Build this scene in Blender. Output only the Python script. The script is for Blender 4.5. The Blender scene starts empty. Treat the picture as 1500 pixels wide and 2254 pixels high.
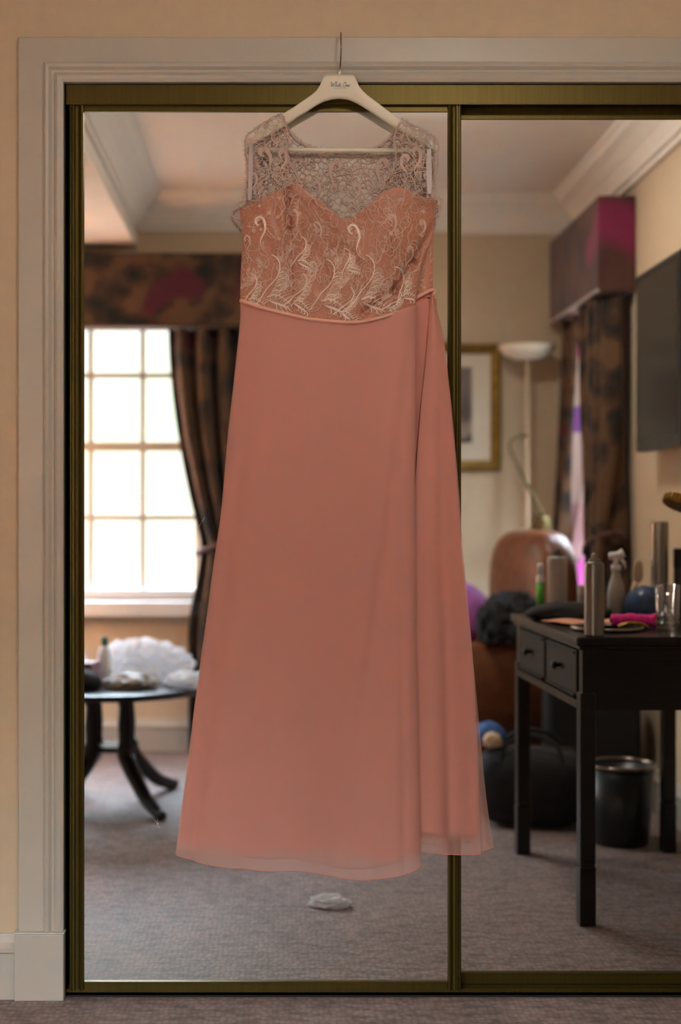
import bpy, bmesh, math, random
from mathutils import Vector, Matrix, noise
random.seed(11)
PI = math.pi
scn = bpy.context.scene
COL = scn.collection

# ------------------------------------------------------------------ camera
# metres; y = 0 is the face of the wall with the wardrobe, the room lies at y < 0, x to the right, floor z = 0
CAM_Y, CAM_X, CAM_Z = -3.13, -0.135, 1.075
cd = bpy.data.cameras.new('camera'); cam = bpy.data.objects.new('camera', cd); COL.objects.link(cam)
cam.location = (CAM_X, CAM_Y, CAM_Z); cam.rotation_euler = (PI / 2, 0, 0)
cd.sensor_fit = 'VERTICAL'; cd.sensor_height = 36.0; cd.sensor_width = 24.0
cd.lens = 3.13 * 1000 * 36.0 / 2254.0
cd.shift_x = 135.0 / 2254.0; cd.shift_y = -7.0 / 2254.0
cd.clip_start = 0.02; cd.clip_end = 200
cd.dof.use_dof = True; cd.dof.focus_distance = 3.09; cd.dof.aperture_fstop = 1.7
scn.camera = cam

# ------------------------------------------------------------------ sky, daylight, exposure
world = bpy.data.worlds.new('overcast_day'); scn.world = world; world.use_nodes = True
wt = world.node_tree; bg = wt.nodes['Background']
wc = wt.nodes.new('ShaderNodeTexCoord'); wsep = wt.nodes.new('ShaderNodeSeparateXYZ'); wt.links.new(wc.outputs['Generated'], wsep.inputs[0])
wn = wt.nodes.new('ShaderNodeTexNoise'); wn.inputs['Scale'].default_value = 9.0; wn.inputs['Detail'].default_value = 3.0; wt.links.new(wc.outputs['Generated'], wn.inputs['Vector'])
wa = wt.nodes.new('ShaderNodeMath'); wa.operation = 'MULTIPLY_ADD'; wa.inputs[1].default_value = 0.16; wt.links.new(wn.outputs['Fac'], wa.inputs[0]); wt.links.new(wsep.outputs['Z'], wa.inputs[2])
wm = wt.nodes.new('ShaderNodeMath'); wm.operation = 'MULTIPLY_ADD'; wm.inputs[1].default_value = 0.5; wm.inputs[2].default_value = 0.42; wt.links.new(wa.outputs[0], wm.inputs[0])


def sky_ramp(stops):
    r = wt.nodes.new('ShaderNodeValToRGB'); e = r.color_ramp.elements
    for p_, c_ in stops:
        q = e[0] if p_ == 0.0 else e[len(e) - 1] if p_ == 1.0 else e.new(p_)
        q.position = p_; q.color = (*c_, 1)
    wt.links.new(wm.outputs[0], r.inputs['Fac']); return r.outputs['Color']


# from below: pale sunlit lawn, a belt of light green trees round the garden, then open bright overcast sky above the tree tops
wt.links.new(sky_ramp(((0.0, (1.0, 0.93, 0.80)), (0.44, (1.0, 0.96, 0.84)), (0.49, (0.84, 0.95, 0.76)), (0.53, (0.95, 1.0, 0.95)), (0.60, (0.80, 0.95, 0.80)), (0.68, (0.70, 0.84, 1.0)), (1.0, (0.60, 0.78, 1.0)))), bg.inputs['Color'])
wl = wt.nodes.new('ShaderNodeMath'); wl.operation = 'MULTIPLY'; wl.inputs[1].default_value = 100.0
wt.links.new(sky_ramp(((0.0, (0.050,) * 3), (0.40, (0.040,) * 3), (0.45, (0.031,) * 3), (0.585, (0.031,) * 3), (0.66, (0.55,) * 3), (1.0, (1.0,) * 3))), wl.inputs[0]); wt.links.new(wl.outputs[0], bg.inputs['Strength'])
world.cycles.sampling_method = 'MANUAL'; world.cycles.sample_map_resolution = 512
vs = scn.view_settings
vs.view_transform = 'Standard'; vs.look = 'None'; vs.gamma = 1.0; vs.use_curve_mapping = False
vs.exposure = -0.55
scn.cycles.use_denoising = True
scn.cycles.max_bounces = 10; scn.cycles.diffuse_bounces = 5; scn.cycles.glossy_bounces = 6
scn.cycles.transparent_max_bounces = 24; scn.cycles.sample_clamp_indirect = 60.0
scn.cycles.caustics_reflective = True; scn.cycles.caustics_refractive = False


def portal(name, loc, rot, sx, sy):
    """marks a window opening so that the renderer samples the sky through it; gives off no light of its own"""
    l = bpy.data.lights.new(name, 'AREA'); l.shape = 'RECTANGLE'; l.size = sx; l.size_y = sy
    l.cycles.is_portal = True
    o = bpy.data.objects.new(name, l); COL.objects.link(o); o.location = loc; o.rotation_euler = rot


BACK = -3.18                      # inner face of the wall behind the camera
LEFT, RIGHT, CEIL = -2.0, 1.22, 2.46
portal('daylight_opening', (-1.10, BACK - 0.14, 1.35), (PI / 2, 0, 0), 1.24, 1.37)
portal('daylight_opening', (LEFT - 0.14, -2.625, 1.35), (PI / 2, 0, -PI / 2), 0.65, 1.37)
portal('daylight_opening', (RIGHT + 0.14, -2.77, 1.42), (PI / 2, 0, PI / 2), 0.72, 1.45)


# ------------------------------------------------------------------ helpers
def origin_of(o):
    v = Vector((0, 0, 0))
    while o is not None:
        v += o.location; o = o.parent
    return v


class MB:
    """collects vertices and faces and links them as ONE mesh object"""

    def __init__(s):
        s.v = []; s.f = []; s.uv = []; s.mi = []; s.m = 0

    def add(s, vs_, fs_, uvs=None):
        b = len(s.v); s.v.extend(tuple(p) for p in vs_)
        s.uv.extend(uvs if uvs else [(p[0], p[2] if len(p) > 2 else p[1]) for p in vs_])
        for f in fs_:
            s.f.append(tuple(b + i for i in f)); s.mi.append(s.m)
        return s

    def box(s, x0, x1, y0, y1, z0, z1):
        return s.add([(x0, y0, z0), (x1, y0, z0), (x1, y1, z0), (x0, y1, z0), (x0, y0, z1), (x1, y0, z1), (x1, y1, z1), (x0, y1, z1)],
                     [(0, 3, 2, 1), (4, 5, 6, 7), (0, 1, 5, 4), (1, 2, 6, 5), (2, 3, 7, 6), (3, 0, 4, 7)])

    def tube(s, pts, r, n=8, cap=True, flat=1.0):
        pts = [Vector(p) for p in pts]; m = len(pts)
        rr = r if isinstance(r, (list, tuple)) else [r] * m
        rings = []; prev = None
        for i in range(m):
            t = (pts[min(i + 1, m - 1)] - pts[max(i - 1, 0)])
            t = t.normalized() if t.length > 1e-9 else Vector((0, 0, 1))
            if prev is None:
                a = Vector((0, 1, 0)) if abs(t.y) < 0.9 else Vector((1, 0, 0))
            else:
                a = prev
            a = (a - t * a.dot(t)); a = a.normalized() if a.length > 1e-6 else t.orthogonal().normalized()
            prev = a; b = t.cross(a)
            rings.append([pts[i] + a * rr[i] * flat * math.cos(2 * PI * k / n) + b * rr[i] * math.sin(2 * PI * k / n) for k in range(n)])
        vs_ = [p for q in rings for p in q]; fs_ = []
        for i in range(m - 1):
            for k in range(n):
                fs_.append((i * n + k, i * n + (k + 1) % n, (i + 1) * n + (k + 1) % n, (i + 1) * n + k))
        if cap:
            fs_.append(tuple(range(n - 1, -1, -1))); fs_.append(tuple(range((m - 1) * n, m * n)))
        return s.add(vs_, fs_)

    def lathe(s, prof, c=(0, 0, 0), n=24, sx=1.0, sy=1.0, mat=None):
        vs_ = []; fs_ = []; m = len(prof)
        for r, z in prof:
            for k in range(n):
                p = Vector((r * sx * math.cos(2 * PI * k / n), r * sy * math.sin(2 * PI * k / n), z))
                if mat is not None: p = mat @ p
                vs_.append(p + Vector(c))
        for i in range(m - 1):
            for k in range(n):
                fs_.append((i * n + k, i * n + (k + 1) % n, (i + 1) * n + (k + 1) % n, (i + 1) * n + k))
        if prof[0][0] > 1e-6: fs_.append(tuple(range(n - 1, -1, -1)))
        if prof[-1][0] > 1e-6: fs_.append(tuple(range((m - 1) * n, m * n)))
        return s.add(vs_, fs_)

    def grid(s, fn, nu, nv, uvfn=None):
        vs_ = []; uvs = []
        for j in range(nv + 1):
            for i in range(nu + 1):
                a, b = i / nu, j / nv
                vs_.append(fn(a, b)); uvs.append(uvfn(a, b) if uvfn else (a, b))
        fs_ = [(j * (nu + 1) + i, j * (nu + 1) + i + 1, (j + 1) * (nu + 1) + i + 1, (j + 1) * (nu + 1) + i) for j in range(nv) for i in range(nu)]
        return s.add(vs_, fs_, uvs)

    def prism(s, poly, z0, z1, axis='z'):
        """extrudes a 2-D outline along an axis"""
        def at(p, h):
            return (p[0], p[1], h) if axis == 'z' else (p[0], h, p[1]) if axis == 'y' else (h, p[0], p[1])
        n = len(poly)
        vs_ = [at(p, z0) for p in poly] + [at(p, z1) for p in poly]
        fs_ = [tuple(range(n - 1, -1, -1)), tuple(range(n, 2 * n))] + [(i, (i + 1) % n, n + (i + 1) % n, n + i) for i in range(n)]
        return s.add(vs_, fs_)

    def build(s, name, mats, parent=None, smooth=False, bevel=0.0, seg=2, local=False, solid=0.0, weld=False):
        me = bpy.data.meshes.new(name)
        off = Vector((0, 0, 0)) if (local or parent is None) else origin_of(parent)
        me.from_pydata([Vector(p) - off for p in s.v], [], s.f)
        uvl = me.uv_layers.new(name='pattern')
        for l in me.loops: uvl.data[l.index].uv = s.uv[l.vertex_index]
        for m in (mats if isinstance(mats, (list, tuple)) else [mats]): me.materials.append(m)
        for p in me.polygons:
            p.material_index = s.mi[p.index]; p.use_smooth = smooth
        bm = bmesh.new(); bm.from_mesh(me)
        if weld: bmesh.ops.remove_doubles(bm, verts=bm.verts, dist=1e-5)
        bmesh.ops.recalc_face_normals(bm, faces=bm.faces)
        bm.to_mesh(me); bm.free()
        o = bpy.data.objects.new(name, me); COL.objects.link(o)
        if parent is not None: o.parent = parent
        if bevel:
            md = o.modifiers.new('soft_edge', 'BEVEL'); md.width = bevel; md.segments = seg; md.limit_method = 'ANGLE'; md.angle_limit = 0.6
        if solid:
            md = o.modifiers.new('thickness', 'SOLIDIFY'); md.thickness = solid; md.offset = 0
        return o


def tag(o, label=None, cat=None, group=None, kind=None):
    if label: o['label'] = label
    if cat: o['category'] = cat
    if group: o['group'] = group
    if kind: o['kind'] = kind
    return o


def thing(name, label, cat, loc=(0, 0, 0), rz=0.0, group=None):
    o = bpy.data.objects.new(name, None); COL.objects.link(o); o.location = loc; o.rotation_euler = (0, 0, rz)
    o.empty_display_size = 0.05
    return tag(o, label, cat, group)


def struct(o, label=None):
    return tag(o, label, None, None, 'structure')


def interp(pts, x, key=1):
    """pts = [(a, b)] sorted by a; smooth interpolation of b"""
    if x <= pts[0][0]: return pts[0][1]
    if x >= pts[-1][0]: return pts[-1][1]
    for i in range(len(pts) - 1):
        if pts[i][0] <= x <= pts[i + 1][0]:
            p1, p2 = pts[i], pts[i + 1]
            p0 = pts[i - 1] if i > 0 else p1; p3 = pts[i + 2] if i + 2 < len(pts) else p2
            h = p2[0] - p1[0]; t = (x - p1[0]) / h
            m1 = (p2[1] - p0[1]) / max(p2[0] - p0[0], 1e-6) * h; m2 = (p3[1] - p1[1]) / max(p3[0] - p1[0], 1e-6) * h
            return (2 * t**3 - 3 * t**2 + 1) * p1[1] + (t**3 - 2 * t**2 + t) * m1 + (-2 * t**3 + 3 * t**2) * p2[1] + (t**3 - t**2) * m2


def sstep(a, b, x):
    t = min(1, max(0, (x - a) / (b - a))); return t * t * (3 - 2 * t)


def smooth_path(pts, n=8):
    out = []; m = len(pts)
    for i in range(m - 1):
        p0 = Vector(pts[max(i - 1, 0)]); p1 = Vector(pts[i]); p2 = Vector(pts[i + 1]); p3 = Vector(pts[min(i + 2, m - 1)])
        for k in range(n):
            t = k / n
            out.append(0.5 * ((2 * p1) + (p2 - p0) * t + (2 * p0 - 5 * p1 + 4 * p2 - p3) * t * t + (3 * p1 - p0 - 3 * p2 + p3) * t**3))
    out.append(Vector(pts[-1])); return out


# ------------------------------------------------------------------ materials
class NT:
    def __init__(s, name):
        s.m = bpy.data.materials.new(name); s.m.use_nodes = True; s.t = s.m.node_tree; s.n = s.t.nodes
        s.b = s.n['Principled BSDF']; s.out = s.n['Material Output']

    def new(s, typ, **kw):
        n = s.n.new(typ)
        for k, v in kw.items():
            if k in n.inputs: n.inputs[k].default_value = v
            else: setattr(n, k, v)
        return n

    def link(s, a, b): s.t.links.new(a, b)

    def ramp(s, fac, stops, mode='LINEAR'):
        r = s.n.new('ShaderNodeValToRGB'); e = r.color_ramp.elements; r.color_ramp.interpolation = mode
        while len(e) < len(stops): e.new(0.5)
        for i, (p, c) in enumerate(stops):
            e[i].position = p; e[i].color = (c[0], c[1], c[2], 1) if not isinstance(c, (int, float)) else (c, c, c, 1)
        s.link(fac, r.inputs['Fac']); return r.outputs['Color']

    def math(s, op, a, b=None, clamp=False):
        n = s.n.new('ShaderNodeMath'); n.operation = op; n.use_clamp = clamp
        for i, x in enumerate((a, b)):
            if x is None: continue
            if isinstance(x, (int, float)): n.inputs[i].default_value = x
            else: s.link(x, n.inputs[i])
        return n.outputs[0]

    def bump(s, h, strength, dist):
        n = s.n.new('ShaderNodeBump'); n.inputs['Strength'].default_value = strength; n.inputs['Distance'].default_value = dist
        s.link(h, n.inputs['Height']); s.link(n.outputs['Normal'], s.b.inputs['Normal']); return n


def mat(name, col, rough=0.6, metal=0.0, spec=0.5, var=0.08, scale=12.0, bump=0.0, coat=0.0, sheen=0.0, stretch=None):
    k = NT(name); b = k.b
    b.inputs['Roughness'].default_value = rough; b.inputs['Metallic'].default_value = metal
    b.inputs['Specular IOR Level'].default_value = spec; b.inputs['Coat Weight'].default_value = coat
    b.inputs['Sheen Weight'].default_value = sheen
    tc = k.new('ShaderNodeTexCoord'); src = tc.outputs['Object']
    if stretch:
        mp = k.new('ShaderNodeMapping'); mp.inputs['Scale'].default_value = stretch; k.link(src, mp.inputs['Vector']); src = mp.outputs['Vector']
    nz = k.new('ShaderNodeTexNoise', Scale=scale, Detail=4.0); k.link(src, nz.inputs['Vector'])
    lo = tuple(max(0, c * (1 - var)) for c in col); hi = tuple(min(1, c * (1 + var)) for c in col)
    k.link(k.ramp(nz.outputs['Fac'], [(0.3, lo), (0.7, hi)]), b.inputs['Base Color'])
    if bump: k.bump(nz.outputs['Fac'], bump, 0.002)
    return k.m


M = {}
M['wall'] = mat('cream_wall_paint', (0.58, 0.455, 0.325), 0.85, var=0.03, scale=30, bump=0.05)
M['ceil'] = mat('white_ceiling_paint', (0.80, 0.75, 0.70), 0.9, var=0.02)
M['gloss'] = mat('off_white_gloss_paint', (0.48, 0.44, 0.385), 0.38, var=0.03, scale=8, bump=0.03)
M['white_gloss'] = mat('white_gloss_paint', (0.78, 0.78, 0.78), 0.3, var=0.02)
M['bronze'] = mat('bronze_anodised_metal', (0.10, 0.068, 0.012), 0.42, metal=0.7, var=0.10, scale=6, stretch=(30, 30, 1))
M['gap_shade'] = mat('painted_interior_shade', (0.02, 0.016, 0.012), 0.9)  # near-black colour stands in for the shade behind and around the doors
M['hanger'] = mat('ivory_hanger_plastic', (0.74, 0.68, 0.56), 0.4, var=0.02)
M['chrome'] = mat('dulled_steel', (0.30, 0.24, 0.21), 0.22, metal=1.0, var=0.05)
M['print'] = mat('silver_grey_print', (0.28, 0.28, 0.29), 0.5)
M['wood'] = mat('black_brown_polished_wood', (0.012, 0.007, 0.006), 0.28, spec=0.35, var=0.35, scale=9, stretch=(1, 12, 12), coat=0.08)
M['deskface'] = mat('dark_mahogany_drawer_wood', (0.028, 0.014, 0.011), 0.5, spec=0.2, var=0.35, scale=9, stretch=(1, 12, 12))
M['leather'] = mat('tan_leather', (0.20, 0.068, 0.030), 0.36, var=0.2, scale=20, bump=0.2)
M['gilt'] = mat('old_gilt_moulding', (0.24, 0.14, 0.03), 0.38, metal=0.6, var=0.25, scale=30)
M['matboard'] = mat('cream_mount_board', (0.78, 0.70, 0.58), 0.9, var=0.03)
M['silver'] = mat('brushed_silver_can', (0.26, 0.235, 0.215), 0.30, metal=0.85, var=0.06)
M['whitecan'] = mat('pale_grey_can', (0.36, 0.33, 0.31), 0.42, var=0.04)
M['whiteplastic'] = mat('white_plastic', (0.78, 0.76, 0.76), 0.4, var=0.03)
M['green'] = mat('green_label', (0.12, 0.42, 0.04), 0.5)
M['black'] = mat('black_fabric', (0.012, 0.011, 0.013), 0.85, var=0.3, scale=25)
M['blackplastic'] = mat('black_plastic', (0.010, 0.010, 0.011), 0.35)
M['blue'] = mat('deep_blue_fabric', (0.02, 0.09, 0.30), 0.6)
M['navy'] = mat('navy_vinyl', (0.02, 0.05, 0.13), 0.35)
M['magenta'] = mat('hot_pink_plush', (0.75, 0.02, 0.28), 0.8, var=0.25, scale=80, bump=0.5)
M['purple'] = mat('plum_satin', (0.30, 0.06, 0.30), 0.6, var=0.3)
M['salmon'] = mat('salmon_paper', (0.72, 0.33, 0.22), 0.7, var=0.06)
M['brass'] = mat('brass', (0.36, 0.23, 0.05), 0.32, metal=0.9)
M['antique'] = mat('antique_bronze', (0.12, 0.085, 0.03), 0.45, metal=0.6)
M['tan'] = mat('tan_card', (0.60, 0.44, 0.30), 0.7)
M['screen'] = mat('dark_tv_screen', (0.02, 0.017, 0.016), 0.2, spec=0.25, var=0.05)
M['shade'] = mat('cream_lamp_shade', (0.80, 0.70, 0.58), 0.7, var=0.03)
M['bottle_green'] = mat('dark_green_plastic', (0.03, 0.12, 0.06), 0.4)
M['plum'] = mat('grey_plum_box', (0.24, 0.14, 0.17), 0.6)
M['cord'] = mat('piping_satin', (0.76, 0.40, 0.31), 0.5, var=0.05)
M['seam'] = mat('seam_thread', (0.26, 0.10, 0.06), 0.8)
M['ribbon'] = mat('white_satin_ribbon', (0.52, 0.46, 0.46), 0.4, var=0.05)
M['scratch'] = mat('scratch_in_silvering', (0.55, 0.55, 0.55), 0.6)


def mirror_mat():
    k = NT('silvered_mirror'); b = k.b
    b.inputs['Base Color'].default_value = (0.90, 0.90, 0.875, 1); b.inputs['Metallic'].default_value = 1; b.inputs['Roughness'].default_value = 0.0
    return k.m


def glass_mat(name, tint=(1, 1, 1), gloss=0.06):
    k = NT(name); tr = k.new('ShaderNodeBsdfTransparent'); tr.inputs['Color'].default_value = (*tint, 1)
    gl = k.new('ShaderNodeBsdfGlossy'); gl.inputs['Roughness'].default_value = 0.02
    fr = k.new('ShaderNodeLayerWeight'); fr.inputs['Blend'].default_value = 0.3
    mx = k.new('ShaderNodeMixShader'); k.link(k.math('ADD', k.math('MULTIPLY', fr.outputs['Facing'], 0.4), gloss), mx.inputs['Fac'])
    k.link(tr.outputs[0], mx.inputs[1]); k.link(gl.outputs[0], mx.inputs[2]); k.link(mx.outputs[0], k.out.inputs['Surface'])
    return k.m


def carpet_mat():
    k = NT('looped_wool_carpet'); b = k.b; b.inputs['Roughness'].default_value = 0.62; b.inputs['Specular IOR Level'].default_value = 0.35
    b.inputs['Sheen Weight'].default_value = 0.12; b.inputs['Sheen Roughness'].default_value = 0.35
    tc = k.new('ShaderNodeTexCoord')
    mp = k.new('ShaderNodeMapping'); mp.inputs['Scale'].default_value = (1.0, 0.62, 1.0); k.link(tc.outputs['Object'], mp.inputs['Vector'])
    vo = k.new('ShaderNodeTexVoronoi', Scale=82.0, Randomness=0.6); k.link(mp.outputs['Vector'], vo.inputs['Vector'])
    nz = k.new('ShaderNodeTexNoise', Scale=3.5, Detail=5.0); k.link(tc.outputs['Object'], nz.inputs['Vector'])
    big = k.ramp(nz.outputs['Fac'], [(0.3, (0.235, 0.168, 0.150)), (0.7, (0.31, 0.228, 0.208))])
    ms_ = k.new('ShaderNodeMapping'); ms_.inputs['Scale'].default_value = (14.0, 42.0, 1.0); k.link(tc.outputs['Object'], ms_.inputs['Vector'])
    ns = k.new('ShaderNodeTexNoise', Scale=1.0, Detail=4.0); k.link(ms_.outputs['Vector'], ns.inputs['Vector'])
    st = k.ramp(ns.outputs['Fac'], [(0.34, (0.60, 0.56, 0.55)), (0.56, (1, 1, 1))])
    dk = k.ramp(vo.outputs['Distance'], [(0.25, (1, 1, 1)), (0.75, (0.58, 0.54, 0.53))])
    mx = k.new('ShaderNodeMix', data_type='RGBA', blend_type='MULTIPLY'); mx.inputs[0].default_value = 1.0
    k.link(big, mx.inputs[6]); k.link(dk, mx.inputs[7]); m3 = k.new('ShaderNodeMix', data_type='RGBA', blend_type='MULTIPLY'); m3.inputs[0].default_value = 1.0
    k.link(mx.outputs[2], m3.inputs[6]); k.link(st, m3.inputs[7]); k.link(m3.outputs[2], b.inputs['Base Color'])
    k.bump(k.math('SUBTRACT', 1.0, vo.outputs['Distance']), 0.28, 0.003)
    return k.m


def chiffon_mat(name, col, see=0.25, trans=0.3):
    """thin woven cloth: diffuse, some light through it, and gaps between the threads"""
    k = NT(name); b = k.b
    b.inputs['Base Color'].default_value = (*col, 1); b.inputs['Roughness'].default_value = 0.75; b.inputs['Sheen Weight'].default_value = 0.25
    b.inputs['Specular IOR Level'].default_value = 0.2
    tc = k.new('ShaderNodeTexCoord')
    nz = k.new('ShaderNodeTexNoise', Scale=900.0, Detail=2.0); k.link(tc.outputs['Object'], nz.inputs['Vector']); k.bump(nz.outputs['Fac'], 0.12, 0.0008)
    tl = k.new('ShaderNodeBsdfTranslucent'); tl.inputs['Color'].default_value = (*col, 1)
    m1 = k.new('ShaderNodeMixShader', Fac=trans); k.link(b.outputs[0], m1.inputs[1]); k.link(tl.outputs[0], m1.inputs[2])
    tr = k.new('ShaderNodeBsdfTransparent'); m2 = k.new('ShaderNodeMixShader', Fac=see)
    k.link(m1.outputs[0], m2.inputs[1]); k.link(tr.outputs[0], m2.inputs[2]); k.link(m2.outputs[0], k.out.inputs['Surface'])
    return k.m


def lace_mat(name, col, big=0.9, thick=0.10, fine=0.10, cloth=0.56):
    """lace ground: a coarse thread web, a fine tulle net in patches and small dense islands, the rest open. UV = pattern mm / 10"""
    k = NT(name); b = k.b; b.inputs['Base Color'].default_value = (*col, 1); b.inputs['Roughness'].default_value = 0.75; b.inputs['Sheen Weight'].default_value = 0.2
    uv = k.new('ShaderNodeUVMap', uv_map='pattern')
    nz = k.new('ShaderNodeTexNoise', Scale=0.7, Detail=2.0); k.link(uv.outputs['UV'], nz.inputs['Vector'])
    off = k.new('ShaderNodeVectorMath', operation='MULTIPLY_ADD'); k.link(nz.outputs['Color'], off.inputs[0]); off.inputs[1].default_value = (0.9, 0.9, 0); k.link(uv.outputs['UV'], off.inputs[2])
    v1 = k.new('ShaderNodeTexVoronoi', Scale=big, voronoi_dimensions='2D', feature='DISTANCE_TO_EDGE'); k.link(off.outputs[0], v1.inputs['Vector'])
    t1 = k.math('LESS_THAN', v1.outputs['Distance'], thick)
    v2 = k.new('ShaderNodeTexVoronoi', Scale=big * 3.6, voronoi_dimensions='2D', feature='DISTANCE_TO_EDGE', Randomness=0.35); k.link(off.outputs[0], v2.inputs['Vector'])
    n2 = k.new('ShaderNodeTexNoise', Scale=0.42, Detail=1.0); k.link(uv.outputs['UV'], n2.inputs['Vector'])
    t2 = k.math('MULTIPLY', k.math('LESS_THAN', v2.outputs['Distance'], fine), k.math('GREATER_THAN', n2.outputs['Fac'], 0.46))
    n3 = k.new('ShaderNodeTexNoise', Scale=1.15, Detail=1.5); k.link(off.outputs[0], n3.inputs['Vector'])
    t3 = k.math('GREATER_THAN', n3.outputs['Fac'], cloth)
    a = k.math('MAXIMUM', k.math('MAXIMUM', t1, t2), k.math('MULTIPLY', t3, 0.85))
    k.link(a, b.inputs['Alpha'])
    return k.m


def damask_mat(name, dark, mid, spot, hot, scale=9.0, trans=0.0):
    k = NT(name); b = k.b; b.inputs['Roughness'].default_value = 0.8; b.inputs['Sheen Weight'].default_value = 0.2
    tc = k.new('ShaderNodeTexCoord')
    vo = k.new('ShaderNodeTexVoronoi', Scale=scale, feature='SMOOTH_F1'); k.link(tc.outputs['Object'], vo.inputs['Vector'])
    nz = k.new('ShaderNodeTexNoise', Scale=scale * 1.8, Detail=4.0); k.link(tc.outputs['Object'], nz.inputs['Vector'])
    n2 = k.new('ShaderNodeTexNoise', Scale=scale * 0.45, Detail=1.0); k.link(tc.outputs['Object'], n2.inputs['Vector'])
    c1 = k.ramp(k.math('ADD', k.math('MULTIPLY', vo.outputs['Distance'], 0.7), k.math('MULTIPLY', nz.outputs['Fac'], 0.5)), [(0.36, dark), (0.50, mid), (0.62, spot)])
    f = k.ramp(n2.outputs['Fac'], [(0.62, 0.0), (0.70, 1.0)])
    mx = k.new('ShaderNodeMix', data_type='RGBA'); k.link(f, mx.inputs[0]); k.link(c1, mx.inputs[6]); mx.inputs[7].default_value = (*hot, 1)
    k.link(mx.outputs[2], b.inputs['Base Color'])
    if trans:
        tl = k.new('ShaderNodeBsdfTranslucent'); k.link(mx.outputs[2], tl.inputs['Color'])
        ms = k.new('ShaderNodeMixShader', Fac=trans); k.link(b.outputs[0], ms.inputs[1]); k.link(tl.outputs[0], ms.inputs[2]); k.link(ms.outputs[0], k.out.inputs['Surface'])
    return k.m


def stripe_mat():
    """curtain border woven in blocks of pink, cream, violet; thin enough to glow against the window"""
    k = NT('striped_border_cloth'); b = k.b; b.inputs['Roughness'].default_value = 0.8
    uv = k.new('ShaderNodeUVMap', uv_map='pattern'); sp = k.new('ShaderNodeSeparateXYZ'); k.link(uv.outputs['UV'], sp.inputs[0])
    c = k.ramp(sp.outputs['Y'], [(0.0, (0.55, 0.05, 0.26)), (0.09, (0.42, 0.29, 0.24)), (0.20, (0.16, 0.05, 0.21)), (0.26, (0.42, 0.29, 0.26)), (0.42, (0.36, 0.19, 0.20)),
                                  (0.54, (0.36, 0.02, 0.21)), (0.64, (0.42, 0.34, 0.32)), (0.9, (0.15, 0.05, 0.05))], 'CONSTANT')
    k.link(c, b.inputs['Base Color'])
    tl = k.new('ShaderNodeBsdfTranslucent'); k.link(c, tl.inputs['Color'])
    ms = k.new('ShaderNodeMixShader', Fac=0.16); k.link(b.outputs[0], ms.inputs[1]); k.link(tl.outputs[0], ms.inputs[2]); k.link(ms.outputs[0], k.out.inputs['Surface'])
    return k.m


def print_mat():
    """the engraving in the frame: a grey wooded view over pale water"""
    k = NT('grey_landscape_print'); b = k.b; b.inputs['Roughness'].default_value = 0.8
    uv = k.new('ShaderNodeUVMap', uv_map='pattern'); sp = k.new('ShaderNodeSeparateXYZ'); k.link(uv.outputs['UV'], sp.inputs[0])
    nz = k.new('ShaderNodeTexNoise', Scale=6.0, Detail=5.0); k.link(uv.outputs['UV'], nz.inputs['Vector'])
    h = k.math('ADD', sp.outputs['Y'], k.math('MULTIPLY', k.math('SUBTRACT', nz.outputs['Fac'], 0.5), 0.45))
    k.link(k.ramp(h, [(0.05, (0.06, 0.05, 0.05)), (0.14, (0.38, 0.33, 0.29)), (0.26, (0.36, 0.26, 0.22)), (0.36, (0.10, 0.075, 0.075)), (0.6, (0.20, 0.15, 0.15)), (0.9, (0.25, 0.20, 0.20))]), b.inputs['Base Color'])
    return k.m


M['mirror'] = mirror_mat()
M['glass'] = glass_mat('window_glass')
M['tumbler'] = glass_mat('tumbler_glass', (0.93, 0.93, 0.95), 0.16)
M['carpet'] = carpet_mat()
M['chiffon'] = chiffon_mat('blush_chiffon', (0.82, 0.445, 0.385), 0.50, 0.2)
M['chiffon2'] = chiffon_mat('blush_chiffon_underlayer', (0.86, 0.50, 0.44), 0.60, 0.25)
M['lining'] = mat('blush_lining_satin', (0.62, 0.225, 0.175), 0.55, var=0.03, sheen=0.1)
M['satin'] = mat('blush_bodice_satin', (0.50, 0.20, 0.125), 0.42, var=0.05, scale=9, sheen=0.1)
M['lace'] = lace_mat('beige_pink_lace', (0.50, 0.34, 0.29), 0.74, 0.036, 0.036, 0.70)
M['lace_thin'] = lace_mat('lace_net_over_satin', (0.58, 0.36, 0.28), 0.9, 0.035, 0.0, 0.68)
M['thread'] = mat('lace_cord_thread', (0.64, 0.43, 0.35), 0.55, var=0.08, scale=40, sheen=0.2)
M['thread_light'] = mat('lace_satin_stitch', (0.82, 0.65, 0.56), 0.40, var=0.08, scale=40, sheen=0.2)
M['lace_cloth'] = mat('lace_woven_cloth', (0.50, 0.28, 0.20), 0.6, var=0.10, scale=60, sheen=0.2)
M['fringe'] = mat('lace_eyelash_thread', (0.52, 0.37, 0.32), 0.7)
M['paper'] = chiffon_mat('white_tissue_paper', (0.86, 0.85, 0.88), 0.06, 0.45)
M['damask'] = damask_mat('brown_gold_damask', (0.010, 0.005, 0.004), (0.055, 0.024, 0.012), (0.13, 0.062, 0.026), (0.09, 0.006, 0.02), 9.0, 0.06)
M['damask_red'] = damask_mat('claret_pelmet_cloth', (0.03, 0.008, 0.010), (0.07, 0.018, 0.020), (0.09, 0.03, 0.02), (0.22, 0.012, 0.07), 6.0)
M['stripe'] = stripe_mat()
M['engraving'] = print_mat()

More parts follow.
